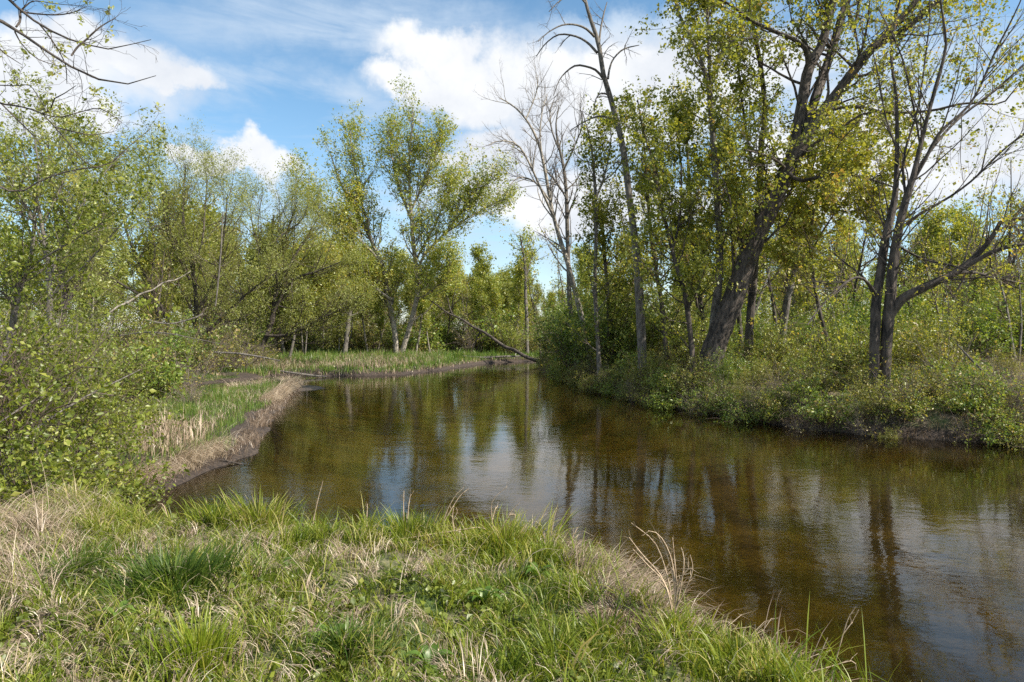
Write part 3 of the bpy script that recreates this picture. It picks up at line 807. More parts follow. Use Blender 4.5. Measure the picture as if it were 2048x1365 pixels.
# --- fallen leaning trunk across the river bend
Dl = 46.0
logP, logR = limb([(1086, 727, 10), (1050, 713, 9.5), (1028, 700, 8.5), (1010, 694, 8), (970, 666, 7), (945, 654, 6), (925, 640, 5), (895, 626, 4), (870, 608, 3), (858, 600, 2)], Dl, 24, 6.0)
hero_tree(27, 'fallen_tree', 'bare dead tree leaning low to the left across the far river bend', 'fallen tree', [(logP, logR)],
          [limb([(960, 664, 4), (952, 680, 3), (948, 695, 2)], 49, 6), limb([(905, 630, 4), (898, 612, 3), (896, 596, 2)], 51, 6)],
          dict(k=7, t=(0.3, 1.0), length=1.6, ang=(40, 80), wig=0.2, trop=-0.05, m=5, rr=0.4, rmax=0.03, short=0.2),
          dict(k=4, t=(0.2, 1.0), ratio=0.5, ang=(30, 60), wig=0.2, trop=0, m=3, rr=0.6), None, None, 'dark_bark', 'brown_twigs', 'maple_leaves', foot=False, sides=12)
# --- small trees by the far bend
hero_tree(28, 'slim_tree', 'slim sparse tree with a pale trunk standing alone right of the far bend', 'tree',
          [limb([(1054, 690, 9), (1053, 632, 9), (1051, 590, 8), (1051, 538, 7), (1045, 500, 5), (1040, 470, 3)], 56, 16)],
          [limb([(1051, 560, 4), (1062, 520, 3), (1068, 480, 2)], 56, 8, 1)],
          dict(k=14, t=(0.3, 1.0), length=2.6, ang=(30, 60), wig=0.14, trop=0.14, m=6, rr=0.5, rmax=0.04, short=0.4), dict(k=6, t=(0.15, 1.0), ratio=0.42, ang=(25, 50), wig=0.14, trop=0.08, m=4, rr=0.6), None,
          dict(N=1500, size=0.14, spread=0.25, tvar=0.2, groups=3, tbase=0.6), 'grey_bark', 'brown_twigs', 'cottonwood_leaves', sides=8)


# ---------------------------------------------------------------- background trees and shrubs: prototypes, then copies
def proto_tree(seed, H, trunk_r, spread, lvk, leafN, leafsize, leafm, bark, tb=0.5, first=0.25, up=0.14, multi=1, tv=0.22, lean=0.1, aspect=0.75):
    rng = np.random.default_rng(seed)
    P0, R0 = [], []
    for k in range(multi):
        d = nrm(np.array([rng.normal() * lean * (1 + multi * 0.8), rng.normal() * lean * (1 + multi * 0.8), 1.0]))
        pts = [np.array([0, 0, -0.25])]
        n = 12
        for j in range(n - 1):
            d = nrm(d + rng.normal(size=3) * 0.05 + np.array([0, 0, 0.05]))
            pts.append(pts[-1] + d * H * (1 if k == 0 else rng.uniform(0.6, 0.95)) / (n - 1))
        P0.append(np.array(pts))
        R0.append(trunk_r * np.linspace(1.05, 0.12, n) * (1 if k == 0 else 0.75))
    P0, R0 = np.stack(P0), np.stack(R0)
    V, q = tubes(P0, R0, 7, 0.03, rng)
    parts = [('trunk', mesh('trunk', V, q, mat=MATS[bark], smooth=True), None)]
    P1, R1 = kids(rng, P0, R0, k=lvk[0] // multi, t=(first, 0.99), length=spread, ang=(35, 65), wig=0.13, trop=up, m=6, rr=0.5, short=0.6)
    P2, R2 = kids(rng, P1, R1, k=lvk[1], t=(0.15, 1.0), ratio=0.42, ang=(25, 55), wig=0.14, trop=up * 0.6, m=4, rr=0.65)
    V1, q1 = tubes(P1, R1, 4)
    V2, q2 = tubes(P2, R2, 3)
    Vs, qs = [V1, V2], [q1, q2 + len(V1)]
    last = P2
    if lvk[2]:
        P3, R3 = kids(rng, P2, R2, k=lvk[2], t=(0.2, 1.0), ratio=0.5, ang=(25, 50), wig=0.14, trop=0.04, m=3, rr=0.75)
        V3, q3 = tubes(P3[:, ::2], R3[:, ::2], 3)
        qs.append(q3 + len(V1) + len(V2))
        Vs.append(V3)
        last = P3
    parts.append(('branches', mesh('branches', np.concatenate(Vs), np.concatenate(qs), mat=MATS['brown_twigs'] if bark != 'pale_bark' else MATS['grey_twigs']), 'stuff'))
    if leafN:
        V, T, tn = leaf_cloud(rng, last, leafN, leafsize, spread=leafsize * 1.6, groups=3, tvar=tv, tbase=tb, aspect=aspect)
        parts.append(('foliage', mesh('foliage', V, None, T, MATS[leafm], tn), 'stuff'))
    return parts


def proto_shrub(seed, H, rad, nst, lvk, leafN, leafsize, leafm, tw='brown_twigs', tb=0.5, arch=0.0, tv=0.22, thick=0.012, aspect=0.62, up=0.1):
    rng = np.random.default_rng(seed)
    n = 8
    az = rng.uniform(0, 2 * pi, nst)
    tilt = np.radians(rng.uniform(4, 48, nst))
    d = np.stack([np.sin(tilt) * np.cos(az), np.sin(tilt) * np.sin(az), np.cos(tilt)], 1)
    P = np.zeros((nst, n, 3))
    P[:, 0] = np.stack([np.cos(az) * rng.uniform(0, rad * 0.3, nst), np.sin(az) * rng.uniform(0, rad * 0.3, nst), np.full(nst, -0.08)], 1)
    L = H * rng.uniform(0.6, 1.15, nst)[:, None] / (n - 1)
    for j in range(1, n):
        d = nrm(d + rng.normal(size=d.shape) * 0.10 + np.array([0, 0, up - arch * j / n]))
        P[:, j] = P[:, j - 1] + d * L
    R = np.full((nst, 1), thick) * rng.uniform(0.5, 1.2, (nst, 1)) * np.linspace(1, 0.3, n)[None]
    V0, q0 = tubes(P, R, 4)
    P1, R1 = kids(rng, P, R, k=lvk[0], t=(0.15, 1.0), ratio=0.38, ang=(25, 60), wig=0.15, trop=0.05 - arch * 0.3, m=5, rr=0.65)
    V1, q1 = tubes(P1, R1, 3)
    P2, R2 = kids(rng, P1, R1, k=lvk[1], t=(0.1, 1.0), ratio=0.42, ang=(25, 60), wig=0.15, trop=0.03, m=3, rr=0.75)
    V2, q2 = tubes(P2[:, ::2], R2[:, ::2], 3)
    parts = [('stems', mesh('stems', V0, q0, mat=MATS[tw]), 'stuff' if nst > 300 else None),
             ('twigs', mesh('twigs', np.concatenate([V1, V2]), np.concatenate([q1, q2 + len(V1)]), mat=MATS[tw]), 'stuff')]
    if leafN:
        V, T, tn = leaf_cloud(rng, np.concatenate([P2]), leafN, leafsize, spread=leafsize * 0.8, groups=2, tvar=tv, tbase=tb, aspect=aspect)
        parts.append(('foliage', mesh('foliage', V, None, T, MATS[leafm], tn), 'stuff'))
    return parts


def place(parts, name, loc, rz, sc, label, cat, group=None, szz=1.0):
    root = empty(name, loc, label, cat, group)
    root.rotation_euler = (0, 0, rz)
    root.scale = (sc, sc, sc * szz)
    for nm, me, kind in parts:
        link(nm, me, root, kind)
    return root


rg = np.random.default_rng(77)
TR = [proto_tree(101, 13, 0.17, 3.6, (34, 8, 3), 8000, 0.17, 'willow_leaves', 'grey_bark', 0.55),
      proto_tree(102, 14, 0.15, 3.2, (36, 8, 3), 8000, 0.17, 'fresh_leaves', 'grey_bark', 0.55),
      proto_tree(103, 12, 0.16, 3.4, (34, 8, 3), 3500, 0.15, 'thicket_leaves', 'dark_bark', 0.6),
      proto_tree(104, 13, 0.14, 3.0, (32, 8, 3), 6500, 0.16, 'cottonwood_leaves', 'pale_bark', 0.55, first=0.35),
      proto_tree(105, 12, 0.14, 2.8, (34, 8, 4), 900, 0.14, 'thicket_leaves', 'grey_bark', 0.8),
      proto_tree(106, 11, 0.12, 2.9, (36, 8, 3), 7000, 0.16, 'maple_leaves', 'dark_bark', 0.5, first=0.15, multi=2)]
SH = [proto_shrub(201, 2.6, 1.0, 36, (7, 4), 4200, 0.075, 'bush_leaves', tb=0.45),
      proto_shrub(202, 2.2, 1.0, 40, (6, 4), 3600, 0.065, 'thicket_leaves', tb=0.55, arch=0.3),
      proto_shrub(203, 1.5, 0.9, 46, (5, 3), 2200, 0.06, 'thicket_leaves', tb=0.6, arch=0.5),
      proto_shrub(204, 1.9, 0.9, 40, (6, 4), 260, 0.06, 'thicket_leaves', tb=0.8, arch=0.45, tw='grey_twigs'),
      proto_shrub(205, 2.8, 1.1, 36, (7, 4), 3600, 0.075, 'fresh_leaves', tb=0.5),
      proto_shrub(206, 1.1, 0.8, 46, (5, 3), 3000, 0.055, 'bush_leaves', tb=0.6, arch=0.4)]


LOOK_S = ['dense dark green', 'olive arching', 'low olive', 'leafless grey', 'tall fresh green', 'small leafy']
LOOK_T = ['olive-leaved', 'fresh green', 'thin brownish', 'pale-trunked', 'nearly bare', 'dark forked']
MARKS = [(-9999, 120, 'at the left edge'), (120, 300, 'behind the near thicket'), (300, 430, 'beside the widest willow'), (430, 560, 'behind the inlet'),
         (560, 680, 'left of the single grey trunk'), (680, 760, 'beside the single grey trunk'), (760, 850, 'behind the two-stemmed tree'),
         (850, 950, 'behind the fallen tree top'), (950, 1060, 'behind the far bend'), (1060, 1120, 'at the foot of the fallen tree'),
         (1120, 1210, 'by the bare twin trees'), (1210, 1310, 'by the tall bare tree'), (1310, 1400, 'by the thin leaning tree'), (1400, 1520, 'by the leaning maple'),
         (1520, 1640, 'by the grey slanting trunk'), (1640, 1730, 'by the curved sapling'), (1730, 1820, 'by the many-stemmed tree'), (1820, 1950, 'under the far-leaning limb'), (1950, 9999, 'at the right edge')]


def where(px):
    return next(m for a_, b_, m in MARKS if a_ <= px < b_)


def joined(name, parts):
    """one mesh out of a prototype's parts, for massed growth"""
    Vs, idx, st, mi, tn = [], [], [], [], []
    v0 = l0 = 0
    mats = []
    for k, (nm, me, kd) in enumerate(parts):
        v = np.zeros(len(me.vertices) * 3, np.float32); me.vertices.foreach_get('co', v)
        li = np.zeros(len(me.loops), np.int32); me.loops.foreach_get('vertex_index', li)
        ps = np.zeros(len(me.polygons), np.int32); me.polygons.foreach_get('loop_start', ps)
        t = np.full(len(me.vertices), 0.5, np.float32)
        if 'tint' in me.attributes: me.attributes['tint'].data.foreach_get('value', t)
        Vs.append(v); idx.append(li + v0); st.append(ps + l0); mi.append(np.full(len(ps), k, np.int32)); tn.append(t)
        v0 += len(t); l0 += len(li); mats.append(me.materials[0])
    m = bpy.data.meshes.new(name)
    V = np.concatenate(Vs); I = np.concatenate(idx); P = np.concatenate(st); M = np.concatenate(mi)
    m.vertices.add(len(V) // 3); m.vertices.foreach_set('co', V)
    m.loops.add(len(I)); m.loops.foreach_set('vertex_index', I)
    m.polygons.add(len(P)); m.polygons.foreach_set('loop_start', P)
    for x_ in mats: m.materials.append(x_)
    m.polygons.foreach_set('material_index', M)
    at = m.attributes.new('tint', 'FLOAT', 'POINT'); at.data.foreach_set('value', np.concatenate(tn))
    m.update(calc_edges=True)
    return m


_COLS = {}


def mass(name, label, protos, key, pts):
    """growth past counting: pts rows (x, y, z, rz, scale, kind); geometry nodes set the prototypes out"""
    if key not in _COLS:
        c = bpy.data.collections.new(key)
        for k, p_ in enumerate(protos):
            o_ = bpy.data.objects.new('%s_%d' % (key, k), joined(key, p_))
            c.objects.link(o_)
        _COLS[key] = c
    pts = np.array(pts)
    me = bpy.data.meshes.new(name)
    me.vertices.add(len(pts)); me.vertices.foreach_set('co', pts[:, :3].astype(np.float32).ravel())
    for nm, col_, ty in (('rz', 3, 'FLOAT'), ('sc', 4, 'FLOAT'), ('kd', 5, 'INT')):
        at = me.attributes.new(nm, ty, 'POINT')
        at.data.foreach_set('value', pts[:, col_].astype(np.int32 if ty == 'INT' else np.float32))
    o = link(name, me, None, 'stuff')
    o['label'] = label
    ng = bpy.data.node_groups.new(name, 'GeometryNodeTree')
    ng.interface.new_socket('Geometry', in_out='INPUT', socket_type='NodeSocketGeometry')
    ng.interface.new_socket('Geometry', in_out='OUTPUT', socket_type='NodeSocketGeometry')
    gi, go = ng.nodes.new('NodeGroupInput'), ng.nodes.new('NodeGroupOutput')
    ci = ng.nodes.new('GeometryNodeCollectionInfo')
    ci.inputs['Collection'].default_value = _COLS[key]
    ci.inputs['Separate Children'].default_value = True
    ci.inputs['Reset Children'].default_value = True
    ip = ng.nodes.new('GeometryNodeInstanceOnPoints')
    ip.inputs['Pick Instance'].default_value = True
    nn = {}
    for nm, ty in (('rz', 'FLOAT'), ('sc', 'FLOAT'), ('kd', 'INT')):
        a_ = ng.nodes.new('GeometryNodeInputNamedAttribute'); a_.data_type = ty
        a_.inputs['Name'].default_value = nm
        nn[nm] = a_.outputs['Attribute']
    cx = ng.nodes.new('ShaderNodeCombineXYZ')
    L = ng.links.new
    L(nn['rz'], cx.inputs[2]); L(cx.outputs[0], ip.inputs['Rotation']); L(nn['sc'], ip.inputs['Scale']); L(nn['kd'], ip.inputs['Instance Index'])
    mp = ng.nodes.new('GeometryNodeMeshToPoints')
    L(gi.outputs[0], mp.inputs['Mesh']); L(mp.outputs['Points'], ip.inputs['Points']); L(ci.outputs[0], ip.inputs['Instance']); L(ip.outputs[0], go.inputs[0])
    md = o.modifiers.new('growth', 'NODES'); md.node_group = ng


def pick(w):
    w = np.array(w, float)
    return int(rg.choice(len(w), p=w / w.sum()))


def scatter_trees(n, pxr, Dr, w, hr, label, group, avoid=None, name='woodland_tree', topf=None, stuff=None):
    c = 0
    rows = []
    for _ in range(n * 30):
        if c >= n: break
        D_ = math.sqrt(rg.uniform(Dr[0] ** 2, Dr[1] ** 2))
        px = rg.uniform(*pxr)
        x = (px - CX) / F_PX * D_
        if river_d([x], [D_])[0] < 1.5: continue
        k = pick(w)
        h = rg.uniform(*hr)
        if topf is not None:
            h = min(h, (HOR - topf(px)) / F_PX * D_ + EYE - 0.7) * rg.uniform(0.82, 1.02)
        if h < 2.5: continue
        if stuff:
            rows.append([*on_ground(x, D_, -0.05), rg.uniform(0, 6.28), h / [13, 14, 12, 13, 12, 11][k], k])
        else:
            place(TR[k], name, on_ground(x, D_, -0.05), rg.uniform(0, 6.28), h / [13, 14, 12, 13, 12, 11][k], '%s tree %s, %s, %s' % (LOOK_T[k], where(px), label, 'nearer' if D_ < (Dr[0] + Dr[1]) / 2 else 'farther'), 'tree', group)
        c += 1
    if stuff: mass(stuff, label, [[q_ for q_ in p_ if q_[0] != 'branches'] for p_ in TR], 'tree_growth', rows)


top_left = lambda px: np.interp(px, [-100, 200, 300, 370, 450, 520, 620, 700, 850, 930, 985, 1010, 1060, 1120, 1300], [330, 340, 350, 345, 400, 420, 460, 470, 490, 520, 485, 520, 560, 560, 520])
scatter_trees(95, (380, 1150), (62, 100), (2, 2.5, 3, 2, 2, 0.6), (9, 17), 'far wood beyond the river', 'far wood behind the grassy point', topf=lambda p: top_left(p) + 15)
scatter_trees(44, (-150, 620), (44, 75), (3, 1, 2, 1, 1, 1), (8, 14), 'wood behind the willows', 'wood behind the left willows', topf=lambda p: top_left(p) + 10)
top_right = lambda px: np.interp(px, [1100, 1250, 1500, 1700, 1850, 2048, 2200], [520, 430, 380, 420, 430, 340, 330])
scatter_trees(80, (1110, 2250), (34, 95), (2, 1.2, 2.5, 1.5, 3.2, 1.6), (7, 15), 'open wood of the right bank', 'open wood behind the right bank', topf=top_right)
scatter_trees(90, (-200, 2300), (105, 170), (3, 2, 2, 2, 1.5, 1), (9, 16), 'distant trees closing the skyline behind the woods', 'distant skyline trees', stuff='distant_woods', topf=lambda p: np.interp(p, [-200, 700, 1100, 1300, 2300], [480, 530, 575, 560, 520]))
for px, D_, h, k, lab in [(985, 72, 11.2, 1, 'bright yellow-green tree above the far bend'), (955, 76, 9.6, 1, 'bright green tree left of the brightest tree above the far bend'),
                          (1022, 70, 10.6, 3, 'narrow light green tree right of the brightest tree above the far bend')]:
    x = (px - CX) / F_PX * D_
    place(TR[k], 'woodland_tree', on_ground(x, D_), 1.1 * px, h / 13.5, lab, 'tree')


BT = [proto_tree(111, 12, 0.13, 3.4, (26, 8, 4), 500, 0.10, 'maple_leaves', 'dark_bark', 0.6, first=0.3, up=0.18),
      proto_tree(112, 11, 0.10, 2.8, (22, 8, 4), 900, 0.10, 'maple_leaves', 'grey_bark', 0.6, first=0.25, up=0.2, multi=2)]
for k_, (px_, D_, h_, lab_) in enumerate([(1232, 33, 8, 'thin bare tree just left of the tall bare tree'), (1330, 34, 11, 'thin dark bare tree right of the tall bare tree'), (1416, 31, 9, 'thin dark stem before the slim maple'),
        (1478, 36, 12, 'dark bare stem left of the leaning maple crown'), (1560, 38, 11, 'dark bare stem above the middle of the leaning trunk'), (1612, 33, 8, 'thin bare stem right of the grey slanting trunk'),
        (1688, 30, 8, 'thin forked bare tree left of the many-stemmed tree'), (1716, 38, 12, 'tall thin bare stem left of the many-stemmed tree'), (1838, 28, 6.5, 'bare sapling under the far-leaning limb'),
        (1862, 36, 10, 'bare tree seen through the bend of the far-leaning limb'), (1905, 30, 7, 'dark forked bare tree under the far-leaning limb'), (1922, 25, 6, 'dark thin tree crossing the far-leaning limb'),
        (1985, 33, 9, 'dark bare tree right of the far-leaning limb'), (2036, 27, 8, 'dark bare tree leaning in at the right edge'), (2010, 40, 11, 'farther bare tree near the right edge'),
        (1160, 38, 8, 'thin bare tree behind the bare twin trees'), (1085, 50, 8, 'thin bare tree above the foot of the fallen tree'), (945, 58, 7, 'grey bare tree behind the fallen tree'),
        (890, 60, 8, 'grey bare tree right of the two-stemmed tree'), (1015, 62, 7, 'grey bare tree behind the far bend'), (455, 46, 9, 'bare stem among the left willows'), (610, 50, 8, 'bare stem left of the single grey trunk'), (310, 34, 7, 'bare stem behind the near thicket')]):
    place(BT[k_ % 2], 'bare_tree', on_ground((px_ - CX) / F_PX * D_, D_, -0.05), px_ * 0.7, h_ / 11.5, lab_, 'tree')


def pale_trunks():
    k = 0
    for px in [555, 570, 588, 612, 640, 648, 662, 672, 680, 725, 735, 835, 845, 858, 905, 925, 1000, 1030, 618, 700, 880, 752, 770]:
        D_ = rg.uniform(53, 62)
        x = (px + rg.uniform(-6, 6) - CX) / F_PX * D_
        h = rg.uniform(5, 8.5)
        place(TR[3 if k % 3 else 4], 'pale_sapling', on_ground(x, D_), rg.uniform(0, 6), h / 13, 'pale slim young tree %s, edge of the far wood' % where(px), 'tree', 'pale young trees at the wood edge')
        k += 1


pale_trunks()


def scatter_shrubs(n, fn, w, hr, label, group, cat='shrub', name='shrub', solo=None):
    rows = []
    solo = n if solo is None else solo
    for c_ in range(n):
        x, y = fn()
        k = pick(w)
        h = rg.uniform(*hr)
        hb = [2.6, 2.2, 1.5, 1.9, 2.8, 1.1][k]
        if c_ >= solo:
            rows.append([*on_ground(x, y, -0.03), rg.uniform(0, 6.28), h / hb, k])
            continue
        px = x / y * F_PX + CX
        place(SH[k], name, on_ground(x, y, -0.03), rg.uniform(0, 6.28), h / hb, '%s shrub %s, %s' % (LOOK_S[k], where(px), label), cat, group, rg.uniform(0.85, 1.15))
    if rows: mass('undergrowth', 'massed ' + group, SH, 'shrub_growth', rows)


RB = np.array(right_side[3:15])


def along(line, t, back):
    seg = np.linalg.norm(np.diff(line, axis=0), axis=1)
    s = np.concatenate([[0], np.cumsum(seg)])
    u = t * s[-1]
    k = min(np.searchsorted(s, u, 'right') - 1, len(line) - 2)
    f = (u - s[k]) / seg[k]
    p = line[k] * (1 - f) + line[k + 1] * f
    d = (line[k + 1] - line[k]) / seg[k]
    return p[0] - d[1] * back, p[1] + d[0] * back


def right_bank(b0, b1, t0=0.0, t1=1.0):
    return lambda: along(RB, rg.uniform(t0, t1), rg.uniform(b0, b1))


scatter_shrubs(190, right_bank(-0.25, 0.8, 0.0, 1.0), (0.2, 0.6, 2.6, 4, 0, 2.4), (0.45, 1.0), 'low waterline brush', 'low brush along the right waterline', solo=36)
scatter_shrubs(95, right_bank(0.7, 4.5, 0.25, 1.0), (0.2, 0.8, 2.4, 3.4, 0.1, 2), (0.45, 1.15), 'tangled bank-top brush', 'brush on the right bank', solo=36)
for px_, D_, k_, h_, lab_ in [(1735, 15.9, 1, 1.0, 'olive bush hiding the left foot of the many-stemmed tree'), (1800, 15.7, 3, 1.1, 'grey twiggy bush before the right foot of the many-stemmed tree'), (1450, 20.2, 0, 1.1, 'green bush before the foot of the leaning maple'), (1510, 19.8, 1, 1.0, 'olive bush right of the foot of the leaning maple'), (1385, 20.8, 1, 1.3, 'arching bush left of the foot of the leaning maple'), (1290, 23.2, 1, 1.6, 'olive bush before the foot of the tall bare tree'), (1930, 15.6, 3, 1.1, 'grey twiggy bush under the far-leaning limb near the water')]:
    place(SH[k_], 'shrub', on_ground((px_ - CX) / F_PX * D_, D_, -0.03), px_ * 1.0, h_ / [2.6, 2.2, 1.5, 1.9, 2.8, 1.1][k_], lab_, 'shrub')
scatter_shrubs(34, right_bank(0.4, 4.0, 0.03, 0.5), (4, 1.2, 0, 0.3, 0.6, 0), (2.3, 3.7), 'tall bushes at the narrows', 'tall bushes at the narrow end of the river')
scatter_shrubs(44, right_bank(3.0, 8.0, 0.15, 0.9), (1.5, 2, 1, 2, 2, 0.5), (1.0, 2.1), 'bushes under the bank trees', 'bushes under the right bank trees')


def region(pxr, Dr):
    def f():
        for _ in range(200):
            D_ = math.sqrt(rg.uniform(Dr[0] ** 2, Dr[1] ** 2))
            x = (rg.uniform(*pxr) - CX) / F_PX * D_
            if river_d([x], [D_])[0] > 0.9: return x, D_
        return -30, 60
    return f


scatter_shrubs(110, region((1180, 2250), (24, 55)), (2, 1.2, 0.5, 1, 3, 0.5), (1.6, 3.6), 'open undergrowth', 'undergrowth behind the right bank', solo=36)
scatter_shrubs(22, region((1350, 2250), (17, 24)), (0.5, 1.2, 1.6, 2.6, 0.8, 2), (0.5, 1.3), 'low tangle behind the bank', 'low tangle behind the right bank', solo=6)
scatter_shrubs(120, region((380, 1150), (55, 75)), (1.4, 2, 1, 2.4, 1.4, 1), (1.8, 4.2), 'bushes at the far wood edge', 'bushes at the foot of the far wood', solo=26)
scatter_shrubs(80, region((-60, 540), (29, 46)), (0.6, 2.0, 1.2, 4.2, 0.2, 0.4), (1.4, 3.4), 'twiggy bushes under the willows', 'brown bushes under the left willows', solo=30)
scatter_shrubs(20, region((-60, 420), (20, 29)), (0.3, 1.2, 1, 3.2, 0.1, 0.5), (0.9, 2.4), 'bushes before the willows', 'bushes between near shrub and willows')

# ---------------------------------------------------------------- the near shrub thicket on the left
NS = [proto_shrub(301, 4.2, 1.3, 36, (10, 6), 8200, 0.056, 'shrub_leaves', tb=0.58, thick=0.016, tv=0.2, arch=0.1, tw='grey_twigs'),
      proto_shrub(302, 3.0, 1.3, 40, (9, 6), 6400, 0.055, 'shrub_leaves', tb=0.58, thick=0.013, arch=0.35),
      proto_shrub(303, 1.7, 1.2, 54, (8, 5), 5000, 0.052, 'shrub_leaves', tb=0.585, thick=0.009, arch=0.5, tw='grey_twigs'),
      proto_shrub(304, 1.1, 1.0, 60, (7, 4), 3600, 0.05, 'shrub_leaves', tb=0.6, thick=0.006, arch=0.5)]
near = [  # px, D, kind, scale, label
    (-50, 10.5, 0, 0.80, 'tallest bright green shrub of the near thicket, at the left edge'),
    (75, 12.5, 0, 0.68, 'tall leafy shrub in the near thicket right of the edge shrub'),
    (150, 14.5, 1, 0.85, 'middle-sized leafy shrub at the right shoulder of the near thicket'),
    (-110, 8.6, 1, 1.05, 'leafy shrub low at the left edge nearest the camera'),
    (60, 9.6, 1, 0.85, 'arching shrub at the heart of the near thicket'),
    (140, 10.6, 2, 0.9, 'low arching shrub in front of the middle of the thicket'),
    (190, 12.2, 2, 0.7, 'low shrub trailing toward the grassy peninsula'),
    (60, 7.9, 2, 0.8, 'low bright shrub just behind the near lawn at the left'),
    (185, 8.6, 3, 1.0, 'small bright shrub overhanging the cove'),
    (232, 9.2, 3, 0.7, 'smallest shrub reaching out over the cove water'),
    (-20, 7.2, 3, 1.1, 'small shrub at the left edge beside the dead grass'),
    (262, 14.6, 3, 0.8, 'low bush at the landward side of the peninsula grass'),
    (120, 16.5, 0, 0.62, 'leafy shrub behind the near thicket'),
    (-150, 14.0, 0, 0.75, 'tall shrub at the far left edge behind the edge shrub')]
for k, (px, D_, kd, sc, lab) in enumerate(near):
    x = (px - CX) / F_PX * D_
    r = place(NS[kd], 'near_shrub', on_ground(x, D_), 1.7 * k, sc, lab, 'shrub', 'near thicket on the left')
    if k in (3, 7):
        # its largest leaves one by one
        rr_ = np.random.default_rng(900 + k)
        lm = mesh('leaf', np.array([[0, 0, 0], [.32, .25, .06], [.62, .22, .05], [1, 0, -.05], [.62, -.22, .05], [.32, -.25, .06]]) * 0.062,
                  None, [[0, 1, 5], [1, 2, 5], [5, 2, 4], [2, 3, 4]], MATS['shrub_leaves'], [0.8] * 6)
        for j in range(140):
            th, ph = rr_.uniform(0, 2 * pi), rr_.uniform(0.1, 1.35)
            rad = (0.95 if kd == 2 else 1.5) * rr_.uniform(0.75, 1.0)
            lf = link('leaf', lm, r)
            lf.location = (rad * cos(th) * sin(ph), rad * sin(th) * sin(ph), 0.15 + rad * cos(ph) * 1.05)
            lf.rotation_euler = (rr_.normal() * 0.5, rr_.normal() * 0.5, rr_.uniform(0, 6.28))

# trunk with branch rising through the thicket
hero_tree(31, 'near_tree', 'slim grey-brown tree rising through the thicket at the left edge', 'tree',
          [limb([(-14, 760, 20), (4, 715, 18), (22, 670, 16), (31, 619, 14), (41, 574, 13), (62, 516, 11), (68, 468, 9), (70, 420, 7), (78, 350, 5), (70, 280, 3)], 9.5, 24)],
          [limb([(50, 545, 6), (90, 515, 5), (150, 480, 4), (205, 445, 3), (235, 420, 2)], 9.5, 12, -0.3),
           limb([(30, 620, 5), (10, 590, 5), (-20, 570, 4)], 9.5, 6, -0.3)],
          dict(k=16, t=(0.3, 1.0), length=1.3, ang=(35, 65), wig=0.15, trop=0.12, m=6, rr=0.5, rmax=0.012, short=0.3),
          dict(k=6, t=(0.15, 1.0), ratio=0.42, ang=(25, 55), wig=0.16, trop=0.06, m=4, rr=0.6), dict(k=3, t=(0.2, 1.0), ratio=0.5, ang=(25, 50), wig=0.16, trop=0.03, m=3, rr=0.7),
          dict(N=6500, size=0.042, spread=0.08, tvar=0.22, groups=2, tbase=0.55), 'grey_bark', 'grey_twigs', 'shrub_leaves', sides=12)
hero_tree(32, 'fine_leaved_tree', 'fine-leaved small tree whose airy top shows against the sky above the thicket', 'tree',
          [limb([(90, 720, 16), (100, 620, 14), (95, 520, 12), (80, 430, 9), (60, 350, 6), (40, 280, 3)], 14, 22)],
          [limb([(98, 560, 8), (130, 480, 7), (170, 400, 5), (215, 340, 3), (255, 300, 2)], 14, 14, 1.0),
           limb([(92, 500, 8), (60, 430, 6), (20, 360, 4), (-20, 300, 2)], 14, 12, -0.8),
           limb([(85, 450, 6), (120, 380, 5), (140, 310, 3), (145, 260, 2)], 14, 12, 0.8),
           limb([(98, 600, 6), (180, 520, 5), (250, 440, 4), (300, 380, 2)], 14, 14, -0.6)],
          dict(k=12, t=(0.3, 1.0), length=1.6, ang=(30, 60), wig=0.14, trop=0.12, m=6, rr=0.5, rmax=0.014, short=0.3),
          dict(k=7, t=(0.15, 1.0), ratio=0.42, ang=(25, 50), wig=0.14, trop=0.08, m=4, rr=0.6), dict(k=3, t=(0.2, 1.0), ratio=0.45, ang=(20, 45), wig=0.15, trop=0.05, m=3, rr=0.7),
          dict(N=15000, size=0.045, spread=0.08, tvar=0.2, groups=2, tbase=0.6), 'grey_bark', 'grey_twigs', 'willow_leaves', sides=10)


